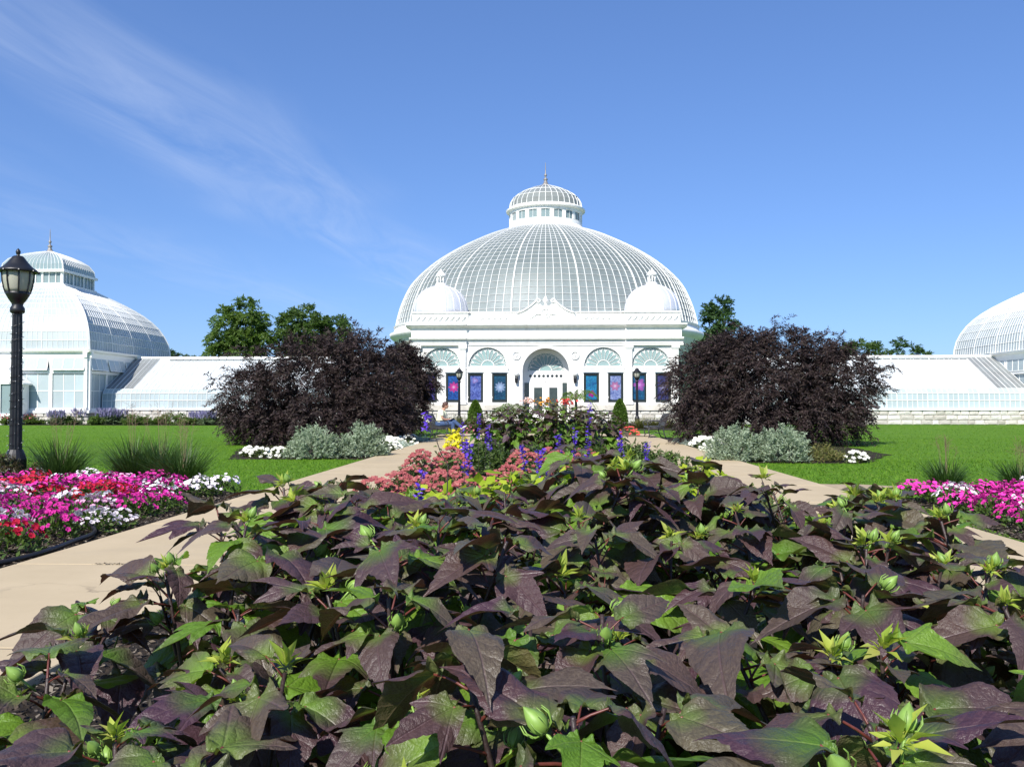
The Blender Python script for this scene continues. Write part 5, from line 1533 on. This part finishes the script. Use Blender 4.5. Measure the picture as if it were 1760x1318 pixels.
# ------------------------------------------------------------------ hibiscus
def hib_mat():
    m_ = new_mat('hibiscus_leaf'); t = NT(m_)
    uv = t.node('ShaderNodeUVMap').outputs[0]
    sp_ = t.node('ShaderNodeSeparateXYZ'); t.l.new(uv, sp_.inputs[0])
    u, v = sp_.outputs[0], sp_.outputs[1]
    av = t.math('ABSOLUTE', v)
    oi = t.node('ShaderNodeObjectInfo'); oc = t.node('ShaderNodeSeparateColor'); t.l.new(oi.outputs['Color'], oc.inputs[0])
    green, tint = oc.outputs[0], oc.outputs[1]
    rn = oi.outputs['Random']
    co = t.coord()
    # side veins run forward from the midrib
    ph = t.math('ADD', t.math('SUBTRACT', u, t.math('MULTIPLY', av, .85)), t.math('MULTIPLY', t.noise(5, 2, .5, uv), .13))
    wv = t.math('ABSOLUTE', t.math('SINE', t.math('MULTIPLY', ph, 17.0)))
    vein = t.rng(wv, .0, .10, 1, 0)
    mid = t.rng(av, .004, .018, 1, 0)
    vn = t.math('MAXIMUM', t.math('MULTIPLY', vein, .40), mid, True)
    net = t.noise(26, 3, .6, uv); blot = t.noise(3.2, 4, .6, co)
    # colour: purple blade, green towards the leaf base on some leaves, whole leaves green on others
    purple = t.mix(rn, (.064,.029,.044), (.086,.050,.042))
    purple = t.mix(t.rng(tint, 0, 1, 0, 1), purple, (.105,.096,.052))
    grn = t.mix(rn, (.090,.200,.018), (.185,.315,.034))
    rad = t.node('ShaderNodeVectorMath', operation='LENGTH'); t.l.new(uv, rad.inputs[0])
    f = t.math('ADD', t.math('MULTIPLY', green, 2.0), t.math('MULTIPLY', t.rng(rad.outputs['Value'], .05, .75, .5, -1.0), 1.0))
    f = t.math('ADD', f, t.math('MULTIPLY', t.math('SUBTRACT', blot, .5), .45))
    f = t.rng(f, .05, 1.15)
    col = t.mix(f, purple, grn)
    col = t.mix(t.math('MULTIPLY', vn, .38), col, t.mix(f, (.13,.075,.085), (.20,.28,.07)))
    col = t.mix(t.rng(net, .35, .65, .28, 0), col, t.mix(f, (.022,.012,.020), (.035,.085,.010)))
    under = t.mix(f, t.mix(rn, (.105,.095,.032), (.085,.062,.040)), (.135,.21,.045))
    under = t.mix(t.math('MULTIPLY', vn, .5), under, (.20,.12,.07))
    bf = t.node('ShaderNodeNewGeometry').outputs['Backfacing']
    base = t.mix(bf, col, under)
    hgt = t.math('SUBTRACT', t.math('ADD', t.math('MULTIPLY', t.math('POWER', wv, .5), .55), t.math('MULTIPLY', net, .9)), t.math('MULTIPLY', mid, .7))
    bp = t.bump(hgt, .36, .018)
    sh = t.principled(base, t.rng(net, .3, .7, .34, .50), bp, 0, .42)
    tr = t.node('ShaderNodeBsdfTranslucent'); t.put(tr.inputs[0], t.mix(f, (.15,.055,.03), (.26,.42,.035)))
    t.out(t.mixsh(t.rng(f, 0, 1, .14, .32), sh, tr.outputs[0])); return m_
M['hib'] = hib_mat()
M['petiole'] = plain('red_petiole', (.14,.035,.025), .45, .4, 8)
M['hib_stem'] = plain('dark_purple_stem', (.035,.020,.018), .5, .4, 10, .3, 60)
M['bud'] = plain('green_bud', (.20,.33,.06), .5, .25, 30)
M['shoot'] = leafy('yellow_green_shoot', [(.36,.44,.06),(.50,.54,.10),(.30,.42,.05),(.46,.44,.12)], .5, .4)

def lobe_radius(l, w, th, back=.14):
    s = np.linspace(0, 1, 140); tt = -back + (1+back)*s
    hw = w*np.sin(PI*s**.66)**.85*(1-.12*s)*np.where(s > .72, 1-.55*((s-.72)/.28)**1.2*.6, 1)
    x, y = l*tt, l*hw
    a = np.arctan2(y, x); r_ = np.hypot(x, y)
    o_ = np.argsort(a)
    return np.interp(np.abs(th), a[o_], r_[o_], left=l, right=.02)
def hib_leaf(name, lobes, seed, pitch, fold, droop, roll=0.0):
    """petiole from the origin along +x, blade of length 1 at its end"""
    g = np.random.default_rng(seed)
    nth, nr = 96, 9
    uu = np.linspace(-1, 1, nth+1)
    th = np.sign(uu)*(np.abs(uu)**1.25)*PI
    RR = np.zeros((len(lobes), nth+1))
    for i, (phi, l, w) in enumerate(lobes):
        d = (th-phi+PI) % (2*PI) - PI
        RR[i] = lobe_radius(l, w, d)
    r_ = RR.max(0); dom = RR.argmax(0)
    r_ *= 1 - .75*np.exp(-((np.abs(th)-PI)/.22)**2)
    tooth = np.where(np.arange(nth+1) % 3 == 0, 1.018, np.where(np.arange(nth+1) % 3 == 1, .985, 1.0)) * (1+.012*g.normal(size=nth+1))
    V, UV = [], []
    ph1, ph2, ph3 = g.random(3)*6.28; cup = g.uniform(-.1,.75)
    for jx in range(nr+1):
        rho = (jx/nr)**.85
        rr = r_*rho*(tooth if jx == nr else 1)
        x, y = rr*np.cos(th), rr*np.sin(th)
        phi = np.array([lobes[k][0] for k in dom])
        al = x*np.cos(phi) + y*np.sin(phi); ac = -x*np.sin(phi) + y*np.cos(phi)
        z = fold*np.abs(y)*(1-.5*np.abs(y)) - droop*np.clip(x, 0, 2)**2 - .25*droop*y*y*2
        z += .009*np.abs(np.sin((al-.85*np.abs(ac))*8.5+ph2))*np.clip(np.abs(ac)*5, 0, 1)*(1 if jx < nr else .6)
        z += (.03+.05*g.random())*rho**2*np.sin(4*th+ph1) + .022*rho**3*np.sin(9*th+ph2) - cup*y*y*1.2
        z += .05*x*np.sin(y*3+ph3) + .25*np.sin(roll)*y
        V.append(np.stack([x,y,z],1)); UV.append(np.stack([al,ac],1))
    V = np.concatenate(V); UV = np.concatenate(UV)
    Rm = np.array(Matrix.Rotation(pitch, 3, 'Y'))
    V = V @ Rm.T
    pet = Vector((.42, 0, .20)); V = V + np.array(pet)
    n1 = nth+1
    F = [(j_*n1+k, j_*n1+k+1, (j_+1)*n1+k+1, (j_+1)*n1+k) for j_ in range(nr) for k in range(nth)]
    # recentre faces so that the normal points up
    mb = MB(); b0 = len(V)
    allV = [tuple(p) for p in V]; mats = [0]*len(F); F = [tuple(reversed(f)) for f in F]
    tub = MB().tube([(0,0,0),(.16,0,.10),(.32,0,.175),(.42,0,.20)], [.020,.015,.014,.017], 5)
    F += [tuple(b0+i for i in f) for f in tub.f]; mats += [1]*len(tub.f); allV += tub.v
    me = bpy.data.meshes.new(name); me.from_pydata(allV, [], F)
    me.materials.append(M['hib']); me.materials.append(M['petiole'])
    me.polygons.foreach_set('material_index', mats); me.polygons.foreach_set('use_smooth', [True]*len(F))
    ul = me.uv_layers.new(name='UVMap')
    vi = np.zeros(len(me.loops), np.int32); me.loops.foreach_get('vertex_index', vi)
    full = np.concatenate([UV, np.zeros((len(tub.v),2))])
    ul.data.foreach_set('uv', full[vi].astype(np.float32).ravel())
    me.update()
    # top side must be the front side
    nz = sum(p.normal.z for p in me.polygons if p.material_index == 0)
    if nz < 0: me.flip_normals()
    return me
simple = [(0, 1.0, .36)]
broad = [(0, .92, .44)]
narrow = [(0, 1.12, .27)]
tri = [(0, 1.0, .29), (.82, .66, .24), (-.82, .66, .24)]
tri2 = [(0, 1.0, .27), (.72, .74, .22), (-.78, .58, .22)]
five = [(0, 1.0, .25), (.70, .78, .21), (-.70, .78, .21), (1.45, .46, .20), (-1.45, .46, .20)]
HL = [hib_leaf('leaf', sh_, 50+i, R(p_), f_, d_, ro) for i, (sh_, p_, f_, d_, ro) in enumerate([
    (simple, 2, .34, .18, .2), (tri, 8, .28, .22, -.2), (narrow, 14, .22, .32, .5), (tri2, 0, .40, .16, .1), (broad, 10, .25, .24, -.4), (five, 6, .24, .22, .3),
    (tri, 18, .30, .28, .6), (narrow, -6, .46, .20, -.6), (tri2, 12, .16, .36, 0), (broad, -2, .36, .26, .2), (tri, -4, .44, .12, 0), (simple, 24, .26, .24, -.2),
    (narrow, 6, .50, .42, .4), (simple, 12, .10, .60, 0), (tri2, 22, .34, .55, -.5), (narrow, 20, .30, .12, -.3), (simple, -8, .40, .50, .3), (broad, 18, .18, .55, .1)])]
def bud_mesh():
    m_ = MB(); n = 10
    prof = [(.004,0),(.013,.006),(.018,.016),(.017,.028),(.011,.040),(.004,.050),(.0,.055)]
    vs_ = []
    for r_, z in prof:
        for k in range(n): a = 2*PI*k/n; q = r_*(1.0 if k % 2 else .86); vs_.append((q*math.cos(a), q*math.sin(a), z))
    m_.add(vs_, [(i*n+k, i*n+(k+1)%n, (i+1)*n+(k+1)%n, (i+1)*n+k) for i in range(len(prof)-1) for k in range(n)])
    for k in range(9):
        a = 2*PI*k/9; c, s_ = math.cos(a), math.sin(a)
        m_.tube([(.006*c,.006*s_,.002),(.021*c,.021*s_,.008),(.027*c,.027*s_,.022),(.024*c,.024*s_,.036)], [.0016,.0018,.0016,.0008], 4)
    m_.tube([(0,0,-.05),(0,0,.002)], .0032, 5)
    return m_.mesh('bud', M['bud'], True)
BUD = bud_mesh()
def shoot_mesh(seed):
    g = np.random.default_rng(seed); n = 30
    a = g.random(n)*6.28; el = .1+1.4*g.random(n)
    D = np.stack([np.cos(a)*np.cos(el), np.sin(a)*np.cos(el), np.sin(el)], 1)
    P = D*.008 + [0,0,.01]
    L_ = .014 + .050*g.random(n)**2.2
    return leaves_mesh('shoot', P, D, [0,0,1.0]-D*.3+.3*g.normal(size=(n,3)), L_, L_*.36, M['shoot'], .25, .15)
SHOOT = [shoot_mesh(i) for i in range(9)]

def hibiscus(label, group, cx, cy, tips, seed, detail=True, leafscale=1.0, first=.22, gap=.052):
    g = random.Random(seed)
    t = thing('hibiscus', label, 'hibiscus', (cx, cy, .01), 0, group)
    nl = 0
    for (tx, ty, tz) in tips:
        base = Vector((g.uniform(-.09,.09), g.uniform(-.09,.09), -.03)); tip = Vector((tx-cx, ty-cy, tz))
        mid = base.lerp(tip, .5) + Vector(((base.x-tip.x)*.10, (base.y-tip.y)*.10, .06))
        def at_(u): return base*(1-u)**2 + mid*2*u*(1-u) + tip*u*u
        MB().tube([at_(u) for u in np.linspace(0,1,8)], [.0075-.0042*u for u in np.linspace(0,1,8)], 6).build('stem', M['hib_stem'], t, True)
        n = int((tip-base).length*(1-first)/gap)
        ang = g.random()*6.28
        for i in range(n):
            u = first + (1-first)*(1-(1-(i+.5)/n)**1.35)
            if u > .99: continue
            ang += 2.4 + g.uniform(-.35,.35)
            top = (u-first)/(1-first)
            size = (.112 + .055*math.sin(PI*min(1, .25+top*.75)))*g.uniform(.78,1.22)*leafscale
            if top > .93: size *= .66
            p = at_(u)
            elev = R(-20 + 34*top**1.6 + g.uniform(-14,14))
            gn = g.random()
            green = (.55 + .45*gn) if (top < .62 and gn > .32) or gn > .88 else .24*gn*gn + (.22 if .74 < gn else 0)
            if top > .9: green = max(green, .12)
            mw = Matrix.Translation(p) @ Matrix.Rotation(ang, 4, 'Z') @ Matrix.Rotation(-elev, 4, 'Y') @ Matrix.Rotation(g.uniform(-.45,.45), 4, 'X') @ Matrix.Scale(size, 4)
            me = HL[g.randrange(len(HL))] if green < .5 else HL[g.choice((0,1,2,4,4,6,9,11,13,17))]
            inst('leaf', me, t, mw=mw, color=(green, g.random()**2*.9, g.random(), 1)); nl += 1
            last = ang
            if detail and top > .55 and g.random() < .13:
                bd_ = Vector((math.cos(ang+.5), math.sin(ang+.5), 1.1)).normalized()
                inst('bud', BUD, t, mw=Matrix.Translation(p + bd_*.055) @ bd_.to_track_quat('Z','Y').to_matrix().to_4x4() @ Matrix.Scale(g.uniform(.45,.72), 4))
        if detail:          # rosette of big leaves round the tip
            for i in range(5):
                ang += 2*PI/5 + g.uniform(-.3,.3); p = at_(.99 - .022*i)
                size = g.uniform(.090,.158)*leafscale*(.72 if i == 0 else 1); gn = g.random()
                green = .5 + .4*gn if gn > .92 else .42*gn*gn
                mw = Matrix.Translation(p) @ Matrix.Rotation(ang, 4, 'Z') @ Matrix.Rotation(-R(g.uniform(-16,26)), 4, 'Y') @ Matrix.Rotation(g.uniform(-.5,.5), 4, 'X') @ Matrix.Scale(size, 4)
                inst('leaf', HL[g.randrange(len(HL))], t, mw=mw, color=(green, g.random()**2*.9, g.random(), 1)); nl += 1
        if detail and g.random() < .55:
            inst('shoot', g.choice(SHOOT), t, tuple(at_(1)), (g.uniform(-.3,.3), g.uniform(-.3,.3), g.random()*6), g.uniform(.50,.85))
            if g.random() < .4: inst('bud', BUD, t, tuple(at_(.985) + Vector((.012,0,.03))), (g.uniform(-.5,.5), g.uniform(-.5,.5), 0), .55)
    return nl
# canopy of the front bed: height over the ground at (x, y)
SKY_X = [-300,0,100,180,280,350,480,640,760,870,980,1050,1160,1230,1330,1450,1560,1660,1760,1900]
SKY_Y = [1270,1105,1050,1005,940,870,832,838,820,805,768,764,785,795,818,838,862,888,920,980]      # outline of the bed's crest, left to right
def canopy(x, y):
    z = .69 + .105*y + .07*math.exp(-(x-.15)**2/.35)
    px = 938 + 1524*x/y
    top = np.interp(px, SKY_X, SKY_Y)
    return min(z, 1.22 - (top-696)/1524*y - .035)
g = random.Random(21)
tips = []
y = .95
while y < 3.15:
    x = -1.45
    while x < 1.9:
        X, Y = x + g.uniform(-.08,.08), y + g.uniform(-.07,.07)
        lim_l = -(1.02 if 1.5 < Y < 2.0 else .95 if Y < 2.3 else .80); lim_r = 1.45 - max(0, Y-2.5)*.55
        if lim_l < X < lim_r and -.95 < X/Y < .92:
            tips.append((X, Y, canopy(X, Y) + g.uniform(-.15,.03)))
        x += .20
    y += .185
# tall leading stems that break the skyline
tips += [(-.76,2.55,.97),(-.70,2.45,.93),(.12,3.05,1.05),(.28,2.95,1.03),(.50,2.85,1.0),(1.0,2.6,.93)]
print('front stems', len(tips))
spots = {(-.95,1.45):'left edge, nearest the bottom corner', (-.45,1.15):'bottom edge, left of centre', (.05,1.10):'bottom edge in the middle', (.55,1.2):'bottom edge, right of centre', (1.0,1.55):'near the bottom right corner',
         (-.75,2.0):'left side, beside the open path', (-.3,1.8):'left of centre, among its neighbours', (.2,1.85):'in the middle of the bed', (.7,1.95):'right of centre with big glossy leaves', (1.2,2.2):'right side, below the pink petunias',
         (-.62,2.65):'upper left, tall against the path', (-.1,2.7):'upper middle, below the coral flowers', (.35,2.95):'top middle, tallest of the front bed', (.9,2.75):'upper right, against the right path'}
groups = {k: [] for k in spots}
for tp in tips:
    k = min(spots, key=lambda s_: (s_[0]-tp[0])**2 + (s_[1]-tp[1])**2); groups[k].append(tp)
tot = 0
for i, (k, tl) in enumerate(groups.items()):
    if tl: tot += hibiscus('dark purple-leaved hibiscus in the front bed: ' + spots[k], 'hibiscus plants of the front bed', k[0], k[1], tl, 700+i)
print('front hibiscus leaves', tot)
# the far mound
g = random.Random(33); tot = 0
ml = ['far left of the mound, by the violet spikes','left part of the mound, behind','front of the mound, left','front of the mound, middle','back of the mound, below the orange flowers','front of the mound, right','right part of the mound, behind','far right of the mound, by the path']
for i, (cx, cy) in enumerate([(-1.35,19.6),(-.85,20.4),(-.55,19.2),(.1,19.0),(.15,20.4),(.75,19.2),(.95,20.3),(1.45,19.7)]):
    tl = []
    for k in range(8):
        a = 2*PI*k/8 + g.random(); q = g.uniform(.15,.48); X, Y = cx+math.cos(a)*q, cy+math.sin(a)*q
        tl.append((X, Y, (1.25 - .11*X*X - .05*max(0,19.3-Y))*g.uniform(.86,1.0)))
    tl.append((cx, cy, 1.27 - .11*cx*cx))
    tot += hibiscus('dark-leaved hibiscus of the distant round mound: ' + ml[i], 'hibiscus plants of the distant mound', cx, cy, tl, 800+i, False, 1.3, .06, .075)
print('mound leaves', tot)
